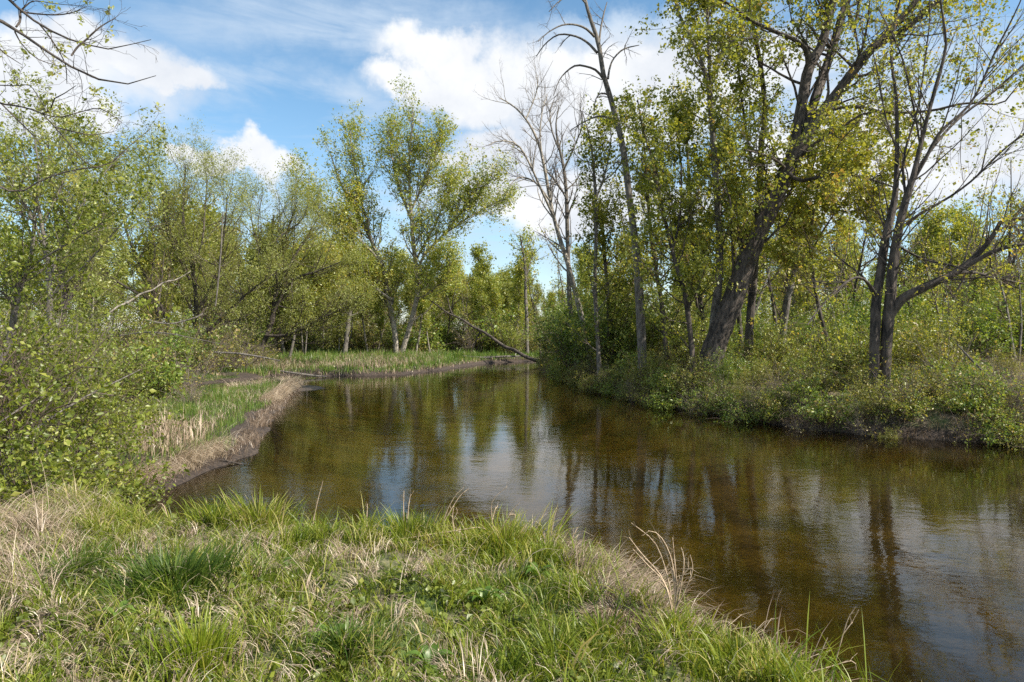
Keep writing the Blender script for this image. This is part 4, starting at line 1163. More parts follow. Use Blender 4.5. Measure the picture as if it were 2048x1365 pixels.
# overhanging branches, top left; they belong to a tree outside the picture on the left
def overhang():
    D_ = 4.6
    global WOOD
    WOOD = 1.0
    base = W(-420, -60, D_)
    root = empty('overhanging_bough', base, 'bare dark bough with opening buds hanging in at the top left corner', 'bough')
    rows = [
        [(-420, -60, 16), (-200, -10, 12), (-60, 20, 9), (0, 42, 7), (30, 60, 6), (70, 85, 5), (110, 115, 5), (150, 138, 4), (200, 160, 4), (245, 169, 3), (280, 163, 2), (312, 152, 1.2)],
        [(-200, -60, 9), (-60, -30, 7), (10, -10, 6), (45, 25, 5), (90, 55, 4), (130, 76, 4), (165, 86, 3), (205, 99, 3), (250, 92, 2), (302, 80, 1.2)],
        [(143, 112, 4), (155, 95, 4), (170, 82, 4), (200, 55, 3), (232, 36, 1.5)],
        [(40, 24, 4), (80, 29, 3), (120, 30, 3), (150, 24, 2), (176, 12, 1.2)],
        [(32, 55, 4), (42, 40, 5), (40, 25, 4), (55, 10, 3), (70, 2, 2), (110, 8, 1.5), (170, 13, 1)],
        [(30, 64, 3), (45, 90, 2), (75, 118, 2), (115, 132, 1.2)],
        [(-60, 70, 3), (-10, 90, 2.5), (10, 108, 2), (44, 130, 1.2)],
        [(80, 50, 3), (100, 75, 2.5), (122, 110, 2), (132, 135, 2), (134, 168, 1.2)],
        [(-150, 150, 6), (-60, 185, 5), (0, 207, 4), (50, 215, 3.5), (85, 228, 3), (100, 222, 3), (107, 200, 2.6), (125, 190, 2), (152, 172, 1.2)],
        [(0, 205, 3), (30, 235, 3), (60, 265, 2.5), (80, 290, 2), (85, 330, 1.5), (70, 345, 1)],
        [(85, 228, 3), (120, 235, 2.5), (160, 225, 2), (200, 218, 2), (244, 245, 1.1)],
        [(110, 255, 2), (140, 262, 2.5), (180, 270, 2), (227, 264, 1.1)],
        [(85, 228, 2.5), (110, 255, 2.5), (140, 290, 2.2), (165, 320, 2), (190, 335, 1.5)],
        [(-30, 170, 2.5), (30, 172, 2), (60, 172, 1.6), (80, 200, 1.4), (100, 225, 1)],
        [(-40, 350, 4), (30, 385, 4), (90, 358, 3), (150, 340, 3), (215, 330, 2.5), (250, 300, 2), (280, 275, 1.6), (303, 257, 1)],
    ]
    L = []
    for r in rows:
        P, R = limb(r, D_, 14, rg.uniform(-0.5, 0.5))
        V, q = tubes(P[None] - base, R[None], 6, 0.04, rg)
        link('branch', mesh('branch', V, q, mat=MATS['dark_bark'], smooth=True), root)
        L.append((P, R))
    WOOD = 0.78
    P0 = np.stack([a[0] for a in L])
    R0 = np.stack([a[1] for a in L])
    P1, R1 = kids(rg, P0, R0, k=13, t=(0.2, 1.0), length=0.22, ang=(30, 70), wig=0.25, trop=0.08, m=5, rr=0.45, rmax=0.003, short=0.0)
    R1 = np.maximum(R1, 0.0011)
    P2, R2 = kids(rg, P1, R1, k=2, t=(0.3, 1.0), length=0.05, ang=(30, 70), wig=0.3, trop=0.0, m=3, rr=0.8, short=0.0)
    V1, q1 = tubes(P1 - base, R1, 3)
    V2, q2 = tubes(P2 - base, np.maximum(R2, 0.001), 3)
    link('twigs', mesh('twigs', np.concatenate([V1, V2]), np.concatenate([q1, q2 + len(V1)]), mat=MATS['dark_bark']), root, 'stuff')
    V, T, tn = leaf_cloud(rg, P1[::3], 620, 0.024, spread=0.006, t=(0.9, 1.0), groups=7, tvar=0.15, tbase=0.75)
    link('foliage', mesh('foliage', V - base, None, T, MATS['willow_leaves'], tn), root, 'stuff')


overhang()

# dead branches in the left thicket and at the inlet
for k, (pts, D_, dd, lab) in enumerate([
        ([(215, 630, 4), (238, 612, 5), (256, 606, 5.5), (282, 588, 5), (306, 580, 4), (330, 564, 4), (352, 560, 3), (382, 543, 1.5)], 17, 1.0, 'long pale dead branch slanting up right out of the left thicket'),
        ([(431, 612, 4), (437, 560, 4), (442, 500, 4), (446, 424, 3)], 33, 0, 'thin pale dead pole standing among the willows'),
        ([(290, 640, 3), (340, 648, 4), (390, 636, 4), (405, 628, 3)], 22, 0.5, 'short dead branch lying level in the brown brush'),
        ([(240, 672, 3), (290, 665, 4), (340, 668, 3), (400, 680, 2), (450, 690, 1.5)], 20, -1, 'thin dead branch drooping toward the inlet'),
        ([(430, 705, 4), (480, 708, 5), (530, 716, 4), (560, 722, 3)], 31, 0.0, 'dark crooked branch hanging over the inlet'),
        ([(20, 905, 6), (90, 845, 6), (170, 795, 5), (240, 760, 3), (280, 740, 2)], 8.0, 1.5, 'dark slanting stem in the low part of the near thicket'),
        ([(0, 845, 4), (70, 800, 4), (140, 775, 3), (200, 740, 2)], 8.4, 1.0, 'grey arching stem above the dark slanting stem')]):
    P, R = limb(pts, D_, 16, dd)
    base = P[0].copy()
    rt = empty('dead_branch', base, lab, 'branch')
    V, q = tubes(P[None] - base, R[None], 7, 0.05, rg)
    link('stem', mesh('stem', V, q, mat=MATS['pale_bark' if k < 1 else 'grey_bark'], smooth=True), rt)
    P1, R1 = kids(rg, P[None, ::2], R[None, ::2], k=8, t=(0.2, 1.0), length=0.5 if D_ < 20 else 0.9, ang=(30, 60), wig=0.15, trop=0.05, m=5, rr=0.5, rmax=0.012)
    V, q = tubes(P1 - base, R1, 4)
    link('twigs', mesh('twigs', V, q, mat=MATS['grey_twigs']), rt)


# ---------------------------------------------------------------- logs and spit
def log(pts, D_, lab, mat='grey_bark', dd=0.0):
    P, R = limb(pts, D_, 18, dd)
    base = P[0].copy()
    V, q = tubes(P[None] - base, R[None], 10, 0.06, rg, 4)
    o = link('fallen_log', mesh('fallen_log', V, q, mat=MATS[mat], smooth=True))
    o.location = base
    tag(o, lab, 'log')


log([(560, 742, 3), (590, 747, 6), (630, 752, 5), (655, 754, 3)], 34.2, 'pale log lying in the water at the left end of the grassy point')
log([(925, 712, 4), (960, 716, 6), (1000, 714, 5), (1050, 713, 4)], 49.5, 'grey log lying level on the far bend bank', dd=1.0)
log([(505, 933, 3), (470, 926, 4), (440, 920, 3)], 12.2, 'short dark stick lying on the mud by the left waterline', 'dark_bark')
log([(1915, 690, 3), (1935, 712, 5), (1950, 728, 5), (1975, 752, 4)], 16.2, 'dark broken limb slanting down in the brush at the right')
# mud spit at the end of the peninsula
a = np.linspace(0, 2 * pi, 22, endpoint=False)
rgm = np.random.default_rng(3)
rad = 1 + 0.12 * rgm.normal(size=22)
c = np.array(wl(603, 777))
Vm = [[c[0], c[1], 0.075]]
for s, z in ((0.55, 0.06), (1.0, -0.05)):
    for k in range(22):
        Vm.append([c[0] + 1.0 * s * rad[k] * cos(a[k]), c[1] + 1.5 * s * rad[k] * sin(a[k]), z])
Tm = [[0, 1 + k, 1 + (k + 1) % 22] for k in range(22)]
Qm = [[1 + k, 23 + k, 23 + (k + 1) % 22, 1 + (k + 1) % 22] for k in range(22)]
mm = bpy.data.materials.new('mud')
mm.use_nodes = True
N_ = NT(mm.node_tree)
tc_ = N_.n('ShaderNodeTexCoord').outputs['Object']
N_.n('ShaderNodeOutputMaterial', inp={0: N_.n('ShaderNodeBsdfPrincipled', inp={'Base Color': N_.mix(N_.noise(tc_, 5, 6, 0.7).outputs[0], (0.035, 0.026, 0.02, 1), (0.13, 0.10, 0.075, 1)), 'Roughness': 0.6}).outputs[0]})
tag(link('mud_spit', mesh('mud_spit', Vm, Qm, Tm, mm, smooth=True)), 'low mud spit at the tip of the peninsula', kind='structure')


# ---------------------------------------------------------------- grass
def blades(rng, x, y, h, w, lean=None, lean_amt=0.35, tb=0.5, tv=0.22, segs=3, zoff=-0.01, clump=1.0, z=None):
    """curved tapering blades; h, w arrays or numbers; lean (2,) or (n,2) direction; returns V,Q,T,tint"""
    n = len(x)
    z = ground_z(x, y) if z is None else z
    h = np.broadcast_to(h, (n,)) * rng.uniform(0.55, 1.3, n)
    w = np.broadcast_to(w, (n,)) * rng.uniform(0.7, 1.3, n)
    a = rng.uniform(0, 2 * pi, n)
    ld_ = np.stack([np.cos(a), np.sin(a)], 1)
    if lean is not None:
        ld_ = nrm(ld_ * 0.5 + np.broadcast_to(lean, (n, 2)))
    la = np.abs(rng.normal(size=n)) * lean_amt + (0.75 * lean_amt if lean is not None else 0)
    la = np.clip(la, 0, 1.45)
    b = rng.uniform(0, 2 * pi, n)
    side = np.stack([np.cos(b), np.sin(b), np.zeros(n)], 1)
    p = np.stack([x, y, z + zoff], 1)
    th = la * 0.25
    st = h / segs
    rows = []
    pos = p
    for s in range(segs + 1):
        f = s / segs
        ww = (w * (1 - 0.55 * f) * 0.5)[:, None]
        if s < segs:
            rows += [pos - side * ww, pos + side * ww]
        else:
            rows.append(pos)
        dirv = np.concatenate([np.sin(th)[:, None] * ld_, np.cos(th)[:, None]], 1)
        pos = pos + dirv * st[:, None]
        th = np.minimum(th + la * 1.6 / segs, 2.3)
    k = 2 * segs + 1
    V = np.stack(rows, 1).reshape(-1, 3)
    i = (np.arange(n) * k)[:, None]
    Q = np.concatenate([i + np.array([2 * s, 2 * s + 1, 2 * s + 3, 2 * s + 2]) for s in range(segs - 1)]) if segs > 1 else None
    T = i + np.array([2 * segs - 2, 2 * segs - 1, 2 * segs])
    cl = 0.5 * np.sin(x * 2.1 + 1.3 * np.sin(y * 1.7)) * np.sin(y * 2.7 + x) * clump
    tn = np.clip(tb + 0.18 * cl + rng.normal(size=n) * tv, 0, 1)
    return V, Q, T, np.repeat(tn, k)


def grass_obj(name, label, rng, x, y, mat, h, w, kind='stuff', cat=None, **kw):
    pm = np.sin(1.9 * x + 1.4 * np.sin(1.3 * y)) * np.sin(1.6 * y + 0.9 * x) + 0.5 * np.sin(5.3 * x + 2.1 * y) * np.sin(4.7 * y - 1.9 * x)
    h = h * (0.85 + 0.45 * np.clip(pm, -1, 1.2)) * np.exp(rng.normal(size=len(x)) * 0.3)
    V, Q, T, tn = blades(rng, x, y, h, w, **kw)
    o = link(name, mesh(name, V, Q, T, MATS[mat], tn))
    tag(o, label, cat, kind=kind)
    return o


rn = np.random.default_rng(404)


def sample(n, xr, yr, cond, power=1.0):
    xs, ys = [], []
    tot = 0
    while tot < n:
        x = rn.uniform(*xr, n)
        y = yr[0] + (yr[1] - yr[0]) * rn.uniform(0, 1, n) ** power
        d = river_d(x, y)
        k = cond(x, y, d)
        xs.append(x[k]); ys.append(y[k])
        tot += int(k.sum())
    return np.concatenate(xs)[:n], np.concatenate(ys)[:n]


inview = lambda x, y, m=0.3: np.abs(x) < 0.75 * y + m
nearbank = lambda x, y, d: (d > 0.10) & inview(x, y, 0.4) & (y < 8.2)
# turf grown in clumps: each clump has its own height, hue and lean


def clumps(n, cond, xr, yr):
    return sample(n, xr, yr, cond)


def clump_grass(name, label, ncl, per, mat, h, w, rad, cond, lean_amt, tb, tvar=0.14, segs=3, common=0.6, out=0.6, zoff=-0.01, hv=0.35, xr=(-5.6, 2.6), yr=(2.5, 8.0), downhill=0.0):
    cx, cy = clumps(ncl, cond, xr, yr)
    hh = h * np.exp(rn.normal(size=ncl) * hv)
    tb_ = tb + rn.normal(size=ncl) * 0.16
    an = rn.uniform(0, 2 * pi, ncl)
    idx = np.repeat(np.arange(ncl), per)
    n = len(idx)
    r = rad * np.sqrt(rn.uniform(0, 1, n)) * rn.uniform(0.6, 1.4, ncl)[idx]
    a = rn.uniform(0, 2 * pi, n)
    x, y = cx[idx] + r * np.cos(a), cy[idx] + r * np.sin(a)
    ld_ = np.stack([np.cos(an)[idx] * common + np.cos(a) * out, np.sin(an)[idx] * common + np.sin(a) * out], 1)
    if downhill:
        gx_ = river_d(cx + 0.02, cy) - river_d(cx - 0.02, cy)
        gy_ = river_d(cx, cy + 0.02) - river_d(cx, cy - 0.02)
        ld_ = ld_ - downhill * nrm(np.stack([gx_, gy_], 1))[idx]
    ok = river_d(x, y) > -0.03
    x, y, ld_, idx = x[ok], y[ok], ld_[ok], idx[ok]
    V, Q, T, tn = blades(rn, x, y, hh[idx], w, lean=ld_, lean_amt=lean_amt, tb=0.0, tv=0.0, segs=segs, zoff=zoff, clump=0.0)
    k = 2 * segs + 1
    tn = np.repeat(np.clip(tb_[idx] + rn.normal(size=len(idx)) * tvar, 0, 1), k)
    o = link(name, mesh(name, V, Q, T, MATS[mat], tn))
    tag(o, label, None, kind='stuff')


shade_patch = lambda x, y: np.sin(2.1 * x + 0.6) * np.sin(1.7 * y + 1.0) + 0.5 * np.sin(5 * x + 2 * y)  # wavy mask for where the longer grass clumps grow
clump_grass('grass', 'short fine green turf of the near bank', 4200, 14, 'grass_blades', 0.055, 0.0048, 0.07, nearbank, 0.7, 0.42, segs=2)
clump_grass('grass', 'loose clumps of longer grass in the near turf', 2300, 16, 'grass_blades', 0.115, 0.0062, 0.055, lambda x, y, d: nearbank(x, y, d) & (shade_patch(x, y) > -0.5), 0.55, 0.55, segs=3)
clump_grass('grass', 'broad grass blades scattered in the near turf', 500, 6, 'grass_blades', 0.15, 0.0105, 0.03, nearbank, 0.65, 0.58, segs=4)
clump_grass('bank_edge_grass', 'taller bright grass along the lip of the near bank', 760, 26, 'grass_blades', 0.18, 0.0082, 0.06, lambda x, y, d: nearbank(x, y, d) & (d < 0.22 + 0.7 * rn.uniform(size=len(x)) ** 2), 0.5, 0.64, segs=4)
clump_grass('dry_grass', 'dead straw matted in the near turf', 620, 18, 'straw', 0.14, 0.0042, 0.06, lambda x, y, d: nearbank(x, y, d) & (bumps(x * 2.3 + 5, y * 2.3) > 0.0 + 0.9 * (rn.uniform(size=len(x)) - 0.5)), 1.3, 0.6, segs=4, common=1.2, out=0.5, zoff=0.012)
clump_grass('dry_grass', 'loose single straws lying across the near turf', 650, 2, 'straw', 0.22, 0.003, 0.05, nearbank, 1.4, 0.78, segs=5, zoff=0.02)
clump_grass('dry_grass', 'pale dead grass laid over at the left below the thicket', 420, 20, 'straw', 0.26, 0.0045, 0.08, lambda x, y, d: (d > 0.05) & inview(x, y, 0.5) & (y > 3.6) & (x + 0.5 * (y - 4) < -2.6 - 0.9 * rn.uniform(size=len(x)) ** 2), 1.0, 0.55, tvar=0.22, segs=5, common=0.9, out=0.9, zoff=0.01)
corner = lambda x, y, d: nearbank(x, y, d) & (x > 0.15) & (x < 1.0) & (y > 3.5) & (y < 5.0) & (d < 0.55)
clump_grass('dry_grass', 'grey-brown dead thatch slumped over the corner of the near bank', 150, 24, 'straw', 0.19, 0.0045, 0.06, corner, 1.2, 0.35, tvar=0.22, segs=4, common=0.3, out=0.5, zoff=0.03, downhill=1.0)
# low round-leaved herbs between the grass
hx, hy = sample(5200, (-5, 2.4), (2.6, 7.6), lambda x, y, d: nearbank(x, y, d) & (bumps(x * 3, y * 3 + 4) > 0.1))
Pz = np.stack([hx, hy, ground_z(hx, hy) + 0.02], 1)[:, None, :].repeat(2, 1)
V, T, tn = leaf_cloud(rn, Pz, 15000, 0.026, spread=0.02, groups=3, up=1.6, tvar=0.2, tbase=0.45, aspect=0.8)
tag(link('ground_cover', mesh('ground_cover', V, None, T, MATS['shrub_leaves'], tn)), 'small leafy herbs between the grass of the near bank', kind='stuff')
# sides of the near bank: thatch hanging over
x, y = sample(9000, (-4.6, 2.7), (2.4, 7.4), lambda x, y, d: (d > -0.02) & (d < 0.26) & inview(x, y, 0.5) & (y < 7.6))
e = 0.02
gxn = (river_d(x + e, y) - river_d(x - e, y))
gyn = (river_d(x, y + e) - river_d(x, y - e))
gn = -nrm(np.stack([gxn, gyn], 1))
grass_obj('bank_thatch', 'dead thatch hanging over the side of the near bank', rn, x, y, 'straw', 0.20, 0.006, lean=gn, lean_amt=1.0, tb=0.42, segs=4)

# peninsula grass
pen = lambda x, y, d: (x < -3.5) & (x > -16) & (y < 34)
x, y = sample(36000, (-16, -4.5), (9.5, 33), lambda x, y, d: pen(x, y, d) & (d > 0.55 + 0.25 * np.sin(1.9 * x) * np.sin(1.3 * y)) & (d < 2.6 + 1.2 * rn.uniform(size=len(x))) & inview(x, y, 0), 0.8)
grass_obj('peninsula_grass', 'bright green grass covering the left peninsula', rn, x, y, 'bank_grass', 0.17, 0.012, lean_amt=0.4, tb=0.55, segs=2)
PX, PY = (-11.5, -4.4), (9.6, 31)
clump_grass('dry_grass', 'pale dead grass combed down toward the water along the peninsula', 620, 24, 'straw', 0.36, 0.0075, 0.11, lambda x, y, d: pen(x, y, d) & (d > 0.22) & (d < 0.75) & (bumps(x * 1.7 + 3, y * 1.7) > -0.4) & inview(x, y, 0), 1.0, 0.68, segs=4, common=0.5, out=0.5, downhill=1.3, xr=PX, yr=PY)
clump_grass('dry_grass', 'dark wet dead stems lying on the mud of the peninsula', 420, 9, 'straw', 0.28, 0.007, 0.12, lambda x, y, d: pen(x, y, d) & (d > -0.02) & (d < 0.4) & inview(x, y, 0), 1.3, 0.1, segs=3, common=1.0, out=0.8, xr=PX, yr=PY)
clump_grass('dry_grass', 'dead grass mixed through the peninsula grass', 360, 12, 'straw', 0.26, 0.008, 0.12, lambda x, y, d: pen(x, y, d) & (d > 0.9) & (d < 4) & inview(x, y, 0), 0.9, 0.6, segs=3, xr=(-15, -4.4), yr=PY)
# left ground beyond
x, y = sample(12000, (-26, -6), (10, 40), lambda x, y, d: (d > 2.0) & inview(x, y, 0))
grass_obj('undergrowth', 'mixed low growth on the ground under the left trees', rn, x, y, 'bank_grass', 0.2, 0.02, lean_amt=0.6, tb=0.5, segs=2)
x, y = sample(16000, (-26, -6), (12, 40), lambda x, y, d: (d > 1.0) & inview(x, y, 0) & (bumps(x + 8, y) > 0))
grass_obj('dry_grass', 'beige dead grass on the ground under the left trees', rn, x, y, 'straw', 0.32, 0.02, lean_amt=0.9, tb=0.5, segs=2)
# grassy point
x, y = sample(38000, (-17, 6), (34.6, 60), lambda x, y, d: (d > 0.12) & (is_right(x, y) < 0.5) & inview(x, y, 0), 1.3)
grass_obj('grass', 'bright green grass of the far grassy point', rn, x, y, 'bank_grass', 0.30, 0.030, lean_amt=0.4, tb=0.55 - 0.0, segs=2, clump=2.0)
x, y = sample(13000, (-17, 4), (34.6, 60), lambda x, y, d: (d > 0.0) & ((d < 0.35) | ((d > 1.0) & (bumps(x * 1.5, y * 1.5) > 0.35))) & (is_right(x, y) < 0.5) & inview(x, y, 0))
grass_obj('dry_grass', 'brown dead grass edging the far grassy point', rn, x, y, 'straw', 0.26, 0.03, lean_amt=0.9, tb=0.35, segs=2)
# right bank herbage
rb = lambda x, y, d: (is_right(x, y) > 0.5) & (d > 0.05) & inview(x, y, 0.5)
x, y = sample(32000, (2, 26), (12, 44), lambda x, y, d: rb(x, y, d) & (bumps(x * 0.8, y * 0.8 + 3) > -0.7))
grass_obj('undergrowth', 'green grass and herbs covering the right bank', rn, x, y, 'bank_grass', 0.26, 0.017, lean_amt=0.5, tb=0.5, segs=2, clump=2)
x, y = sample(24000, (2, 26), (12, 40), lambda x, y, d: rb(x, y, d) & (bumps(x * 1.1 + 4, y * 1.1) > -0.1))
grass_obj('dry_grass', 'dead beige grass and stalks over the right bank', rn, x, y, 'straw', 0.46, 0.011, lean_amt=0.95, tb=0.52, segs=2)
x, y = sample(11000, (14 - 20, 60), (40, 95), lambda x, y, d: (d > 0.5) & inview(x, y, 0))
grass_obj('undergrowth', 'low green growth on the floor of the far wood', rn, x, y, 'bank_grass', 0.4, 0.08, lean_amt=0.6, tb=0.5, segs=2)

# roots and dead twigs hanging over the dark foot of the right bank
t_ = rn.uniform(0.1, 1.0, 5200)
pp = np.array([along(RB, a_, rn.uniform(-0.05, 0.35)) for a_ in t_])
gg = -nrm(np.stack([river_d(pp[:, 0] + e, pp[:, 1]) - river_d(pp[:, 0] - e, pp[:, 1]), river_d(pp[:, 0], pp[:, 1] + e) - river_d(pp[:, 0], pp[:, 1] - e)], 1))
grass_obj('overhanging_roots', 'grey roots and dead stems trailing over the foot of the right bank', rn, pp[:, 0], pp[:, 1], 'straw', 0.42, 0.008, lean=gg, lean_amt=0.95, tb=0.12, segs=5, zoff=0.1)


# countable tufts in the foreground
def tuft(px, py, D_, n, rad, h, w, mat, lab, tb=0.5, lean_amt=0.5):
    x0, y0 = (px - CX) / F_PX * D_, D_
    base = on_ground(x0, y0)
    r = np.abs(rn.normal(size=n)) * rad * 0.5
    a_ = rn.uniform(0, 2 * pi, n)
    V, Q, T, tn = blades(rn, x0 + r * np.cos(a_), y0 + r * np.sin(a_), h, w, lean=np.stack([np.cos(a_), np.sin(a_)], 1), lean_amt=lean_amt, tb=tb, segs=4)
    o = link('grass_tuft', mesh('grass_tuft', V - base, Q, T, MATS[mat], tn))
    o.location = base
    tag(o, lab, 'grass tuft')


tuft(400, 1290, 3.15, 420, 0.16, 0.26, 0.006, 'sedge_blades', 'yellow-green sedge tuft at the bottom edge left of centre', 0.5, 0.28)
tuft(345, 1190, 4.1, 1300, 0.42, 0.26, 0.0075, 'dark_sedge_blades', 'large dark green grass clump in the left foreground', 0.5, 0.5)
tuft(150, 1180, 4.3, 380, 0.25, 0.24, 0.006, 'dark_sedge_blades', 'dark green tuft between the dead grass and the large dark clump', 0.6, 0.4)
tuft(520, 1010, 5.75, 500, 0.30, 0.36, 0.010, 'grass_blades', 'tall pale green tuft standing on the bank lip left of centre', 0.62, 0.4)
tuft(815, 1065, 5.35, 500, 0.28, 0.30, 0.009, 'grass_blades', 'upright green tuft on the bank lip below the middle of the river', 0.6, 0.35)
tuft(430, 1060, 5.55, 300, 0.22, 0.28, 0.009, 'grass_blades', 'small green tuft where the bank meets the cove', 0.55, 0.4)
tuft(1010, 1095, 5.1, 500, 0.30, 0.26, 0.009, 'grass_blades', 'bright tuft on the bank lip right of the middle stalks', 0.6, 0.4)
tuft(1480, 1330, 3.42, 520, 0.26, 0.22, 0.0085, 'grass_blades', 'fresh green tuft at the bottom right of the bank', 0.62, 0.42)
tuft(1350, 1310, 3.6, 420, 0.24, 0.20, 0.008, 'grass_blades', 'fresh green tuft around the foot of the branched dead weed', 0.62, 0.42)
tuft(1600, 1365, 3.2, 360, 0.24, 0.19, 0.008, 'grass_blades', 'last green tuft of the bank before the water at the bottom right', 0.6, 0.45)
tuft(1205, 1290, 3.55, 240, 0.16, 0.16, 0.007, 'grass_blades', 'thin green tuft growing up against the thatch mound', 0.55, 0.5)
tuft(1110, 1330, 3.3, 260, 0.22, 0.2, 0.008, 'grass_blades', 'loose green tuft before the thatch mound', 0.5, 0.5)
tuft(690, 1330, 3.2, 300, 0.22, 0.17, 0.009, 'dark_sedge_blades', 'dark broad-bladed tuft at the bottom centre-left', 0.6, 0.6)


# thatch mound beside the water
def mound(px, D_, rx, ry, hz, n, lab):
    x0, y0 = (px - CX) / F_PX * D_, D_
    base = on_ground(x0, y0, -0.05)
    root = empty('thatch_mound', base, lab, 'thatch mound')
    na, nr = 26, 8
    Vh = [[0, 0, hz]]
    for k in range(1, nr + 1):
        f = k / nr
        for j in range(na):
            a_ = j / na * 2 * pi
            q_ = 1 + 0.06 * rn.normal()
            Vh.append([rx * f * q_ * cos(a_), ry * f * q_ * sin(a_), hz * math.sqrt(max(0, 1 - f ** 2.2)) * (1 + 0.04 * rn.normal()) - 0.02])
    T = [[0, 1 + j, 1 + (j + 1) % na] for j in range(na)]
    Qd = [[1 + k * na + j, 1 + (k + 1) * na + j, 1 + (k + 1) * na + (j + 1) % na, 1 + k * na + (j + 1) % na] for k in range(nr - 1) for j in range(na)]
    link('hummock', mesh('hummock', Vh, Qd, T, MATS['brown_twigs'], smooth=True), root)
    r = np.sqrt(rn.uniform(0, 1, n)) * 0.95
    a_ = rn.uniform(0, 2 * pi, n)
    x, y = rx * r * np.cos(a_), ry * r * np.sin(a_)
    z = hz * np.sqrt(np.maximum(0, 1 - r ** 2.2))
    V, Q, T, tn = blades(rn, x, y, 0.13, 0.0045, lean=nrm(np.stack([np.cos(a_) + 0.5, np.sin(a_) - 0.5], 1)), lean_amt=1.15, tb=0.42, segs=4, z=z)
    link('thatch', mesh('thatch', V, Q, T, MATS['straw'], tn), root, 'stuff')


mound(1245, 3.78, 0.23, 0.19, 0.105, 1500, 'rounded grey-brown thatch mound at the water edge, right foreground')
mound(1165, 4.9, 0.16, 0.18, 0.10, 1300, 'small straw-covered hummock on the bank corner behind the thatch mound')


# dead stalks, one by one
def stalk(lines, D_, lab, w=2.2, twig=3):
    w = w * 1.75
    L = [limb([(a_, b_, w * (1 - 0.6 * j / (len(l) - 1))) for j, (a_, b_) in enumerate(l)], D_, 12, rn.uniform(-0.06, 0.06)) for l in lines]
    P, R = to_ground(*L[0], flare=1.1) if len(L[0][0]) else L[0]
    base = P[0].copy()
    root = empty('dead_stalk', base, lab, 'stalk')
    V, q = tubes(P[None] - base, R[None], 5)
    link('stem', mesh('stem', V, q, mat=MATS['dry_stalk'], smooth=True), root)
    for P_, R_ in L[1:]:
        V, q = tubes(P_[None] - base, R_[None], 4)
        link('side_stem', mesh('side_stem', V, q, mat=MATS['dry_stalk'], smooth=True), root)
    if twig:
        P0, R0 = np.stack([l[0] for l in L]), np.stack([l[1] for l in L])
        P1, R1 = kids(rn, P0, R0, k=twig, t=(0.35, 1.0), length=0.06, ang=(20, 50), wig=0.2, trop=0.1, m=4, rr=0.7, short=0)
        V, q = tubes(P1 - base, np.maximum(R1, 0.0008), 3)
        link('twigs', mesh('twigs', V, q, mat=MATS['dry_stalk']), root)


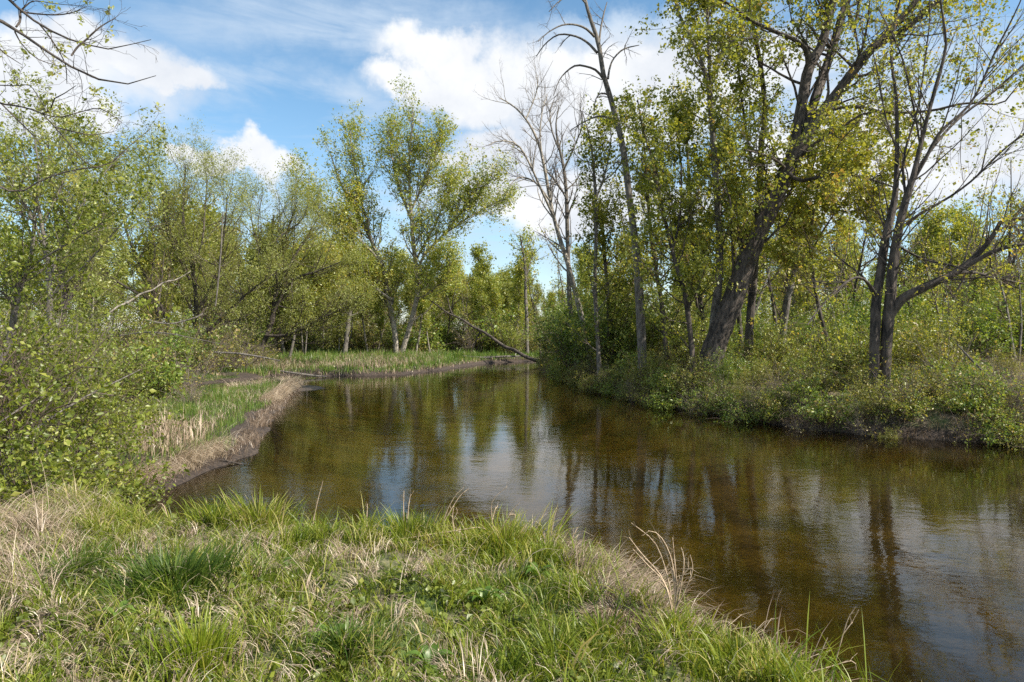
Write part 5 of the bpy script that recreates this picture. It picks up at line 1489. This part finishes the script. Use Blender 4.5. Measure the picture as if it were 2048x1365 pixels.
stalk([[(1347, 1262), (1340, 1180), (1325, 1120), (1305, 1080), (1262, 1046)],
       [(1345, 1230), (1350, 1170), (1340, 1110), (1318, 1070), (1296, 1062)],
       [(1343, 1200), (1320, 1150), (1285, 1110), (1258, 1075)],
       [(1347, 1240), (1330, 1170), (1295, 1130), (1265, 1098)],
       [(1350, 1230), (1362, 1170), (1368, 1120), (1362, 1095)],
       [(1350, 1220), (1370, 1180), (1385, 1140), (1380, 1110)],
       [(1349, 1225), (1352, 1160), (1348, 1110), (1345, 1075)],
       [(1352, 1210), (1345, 1150), (1330, 1100), (1312, 1065)],
       [(1350, 1215), (1358, 1165), (1375, 1140), (1384, 1137)],
       [(1345, 1225), (1335, 1185), (1320, 1165), (1308, 1162)]], 3.75, 'tall branched dead weed standing by the water in the right foreground', 2.6, 5)
for lines, D_, lab in [
        ([[(880, 1062), (895, 1020), (912, 990), (928, 976)], [(884, 1052), (905, 1015), (922, 990), (938, 978)]], 5.5, 'pair of pale bent stalks on the bank lip right of the upright tuft'),
        ([[(985, 1082), (984, 1040), (985, 1002), (1015, 973)], [(985, 1040), (990, 1020), (996, 1012)]], 5.2, 'crooked stalk with a tip bent right on the bank lip'),
        ([[(990, 1085), (1010, 1045), (1025, 1020), (1038, 1008)], [(1018, 1030), (1030, 1030), (1028, 1045)]], 5.2, 'slanting stalk with a hooked side twig'),
        ([[(1098, 1095), (1104, 1060), (1113, 1016)]], 5.1, 'single straight stalk right of the crooked stalks'),
        ([[(1133, 1100), (1145, 1075), (1156, 1054)]], 5.1, 'short slanting stalk at the bank corner'),
        ([[(1160, 1240), (1157, 1160), (1152, 1092)]], 4.2, 'tall straight stalk standing before the bank corner'),
        ([[(1138, 1262), (1137, 1200), (1140, 1150)]], 4.0, 'thin straight stalk left of the tall straight stalk'),
        ([[(808, 1050), (807, 1010), (808, 982)]], 5.5, 'short upright stalk left of the pale bent pair'),
        ([[(815, 1052), (817, 1015), (821, 990)]], 5.5, 'short stalk beside the short upright stalk'),
        ([[(733, 1060), (734, 1030), (735, 1008)]], 5.6, 'single short stalk midway along the bank lip'),
        ([[(628, 1035), (636, 1000), (646, 962)]], 5.8, 'tilted pale stalk right of the tall pale tuft'),
        ([[(908, 1062), (905, 1035), (908, 1012)], [(906, 1040), (914, 1025), (912, 1015)]], 5.4, 'small forked stalk right of the bent pair'),
        ([[(955, 1055), (990, 1062), (1012, 1066)]], 5.2, 'dead stalk lying nearly level on the bank lip'),
        ([[(1665, 1345), (1680, 1290), (1695, 1240), (1711, 1214)], [(1685, 1270), (1700, 1250), (1705, 1245)]], 3.15, 'reddish curved stalk at the bottom right over the water'),
        ([[(1625, 1350), (1640, 1310), (1655, 1275)]], 3.15, 'broad dead blade left of the reddish curved stalk'),
        ([[(1600, 1350), (1655, 1335), (1705, 1322), (1712, 1340)]], 3.1, 'bent pale stalk leaning out to the bottom right'),
        ([[(1290, 1225), (1296, 1190), (1297, 1158)], [(1292, 1215), (1280, 1190), (1275, 1178)]], 3.9, 'short forked stalk between mound and branched weed'),
        ([[(340, 1090), (338, 1050), (328, 1012), (318, 1008)]], 5.6, 'curved stalk at the edge of the cove')]:
    stalk(lines, D_, lab, 1.9, 2)

# broad-leaved weeds in the turf
for px_, D_, nl, lab_ in [(668, 3.35, 9, 'broad-leaved weed at the bottom edge left of the middle'), (965, 3.9, 7, 'small broad-leaved weed in the middle of the near turf'), (235, 3.5, 8, 'broad-leaved weed in the lower left turf'),
                          (1075, 4.4, 7, 'small broad-leaved weed behind the loose green tuft'), (560, 4.5, 7, 'small broad-leaved weed right of the large dark clump'), (860, 3.15, 8, 'broad-leaved weed at the bottom edge near the middle')]:
    b_ = on_ground((px_ - CX) / F_PX * D_, D_)
    rt_ = empty('weed', b_, lab_, 'weed')
    for k_ in range(nl):
        n_ = 6
        t_ = np.linspace(0, 1, n_)
        wd = 0.020 * np.sin(pi * (t_ * 0.92 + 0.06)) + 0.001
        L_ = rn.uniform(0.09, 0.16)
        el_ = rn.uniform(0.5, 1.1)
        ax = np.stack([L_ * np.sin(el_ * (0.4 + 0.9 * t_)) * t_ ** 0.9, np.zeros(n_), L_ * 0.75 * np.sin(np.minimum(t_ * 2.2, 2.6)) * cos(el_ * 0.6)], 1)
        Vl = np.concatenate([ax + np.stack([0 * t_, wd, 0.4 * wd], 1), ax, ax + np.stack([0 * t_, -wd, 0.4 * wd], 1)])
        Ql = [[k, k + 1, n_ + k + 1, n_ + k] for k in range(n_ - 1)] + [[n_ + k, n_ + k + 1, 2 * n_ + k + 1, 2 * n_ + k] for k in range(n_ - 1)]
        lf_ = link('leaf', mesh('leaf', Vl, Ql, None, MATS['bank_grass'], np.full(3 * n_, rn.uniform(0.3, 0.75)), True), rt_)
        lf_.rotation_euler = (0, 0, k_ / nl * 2 * pi + rn.normal() * 0.3)
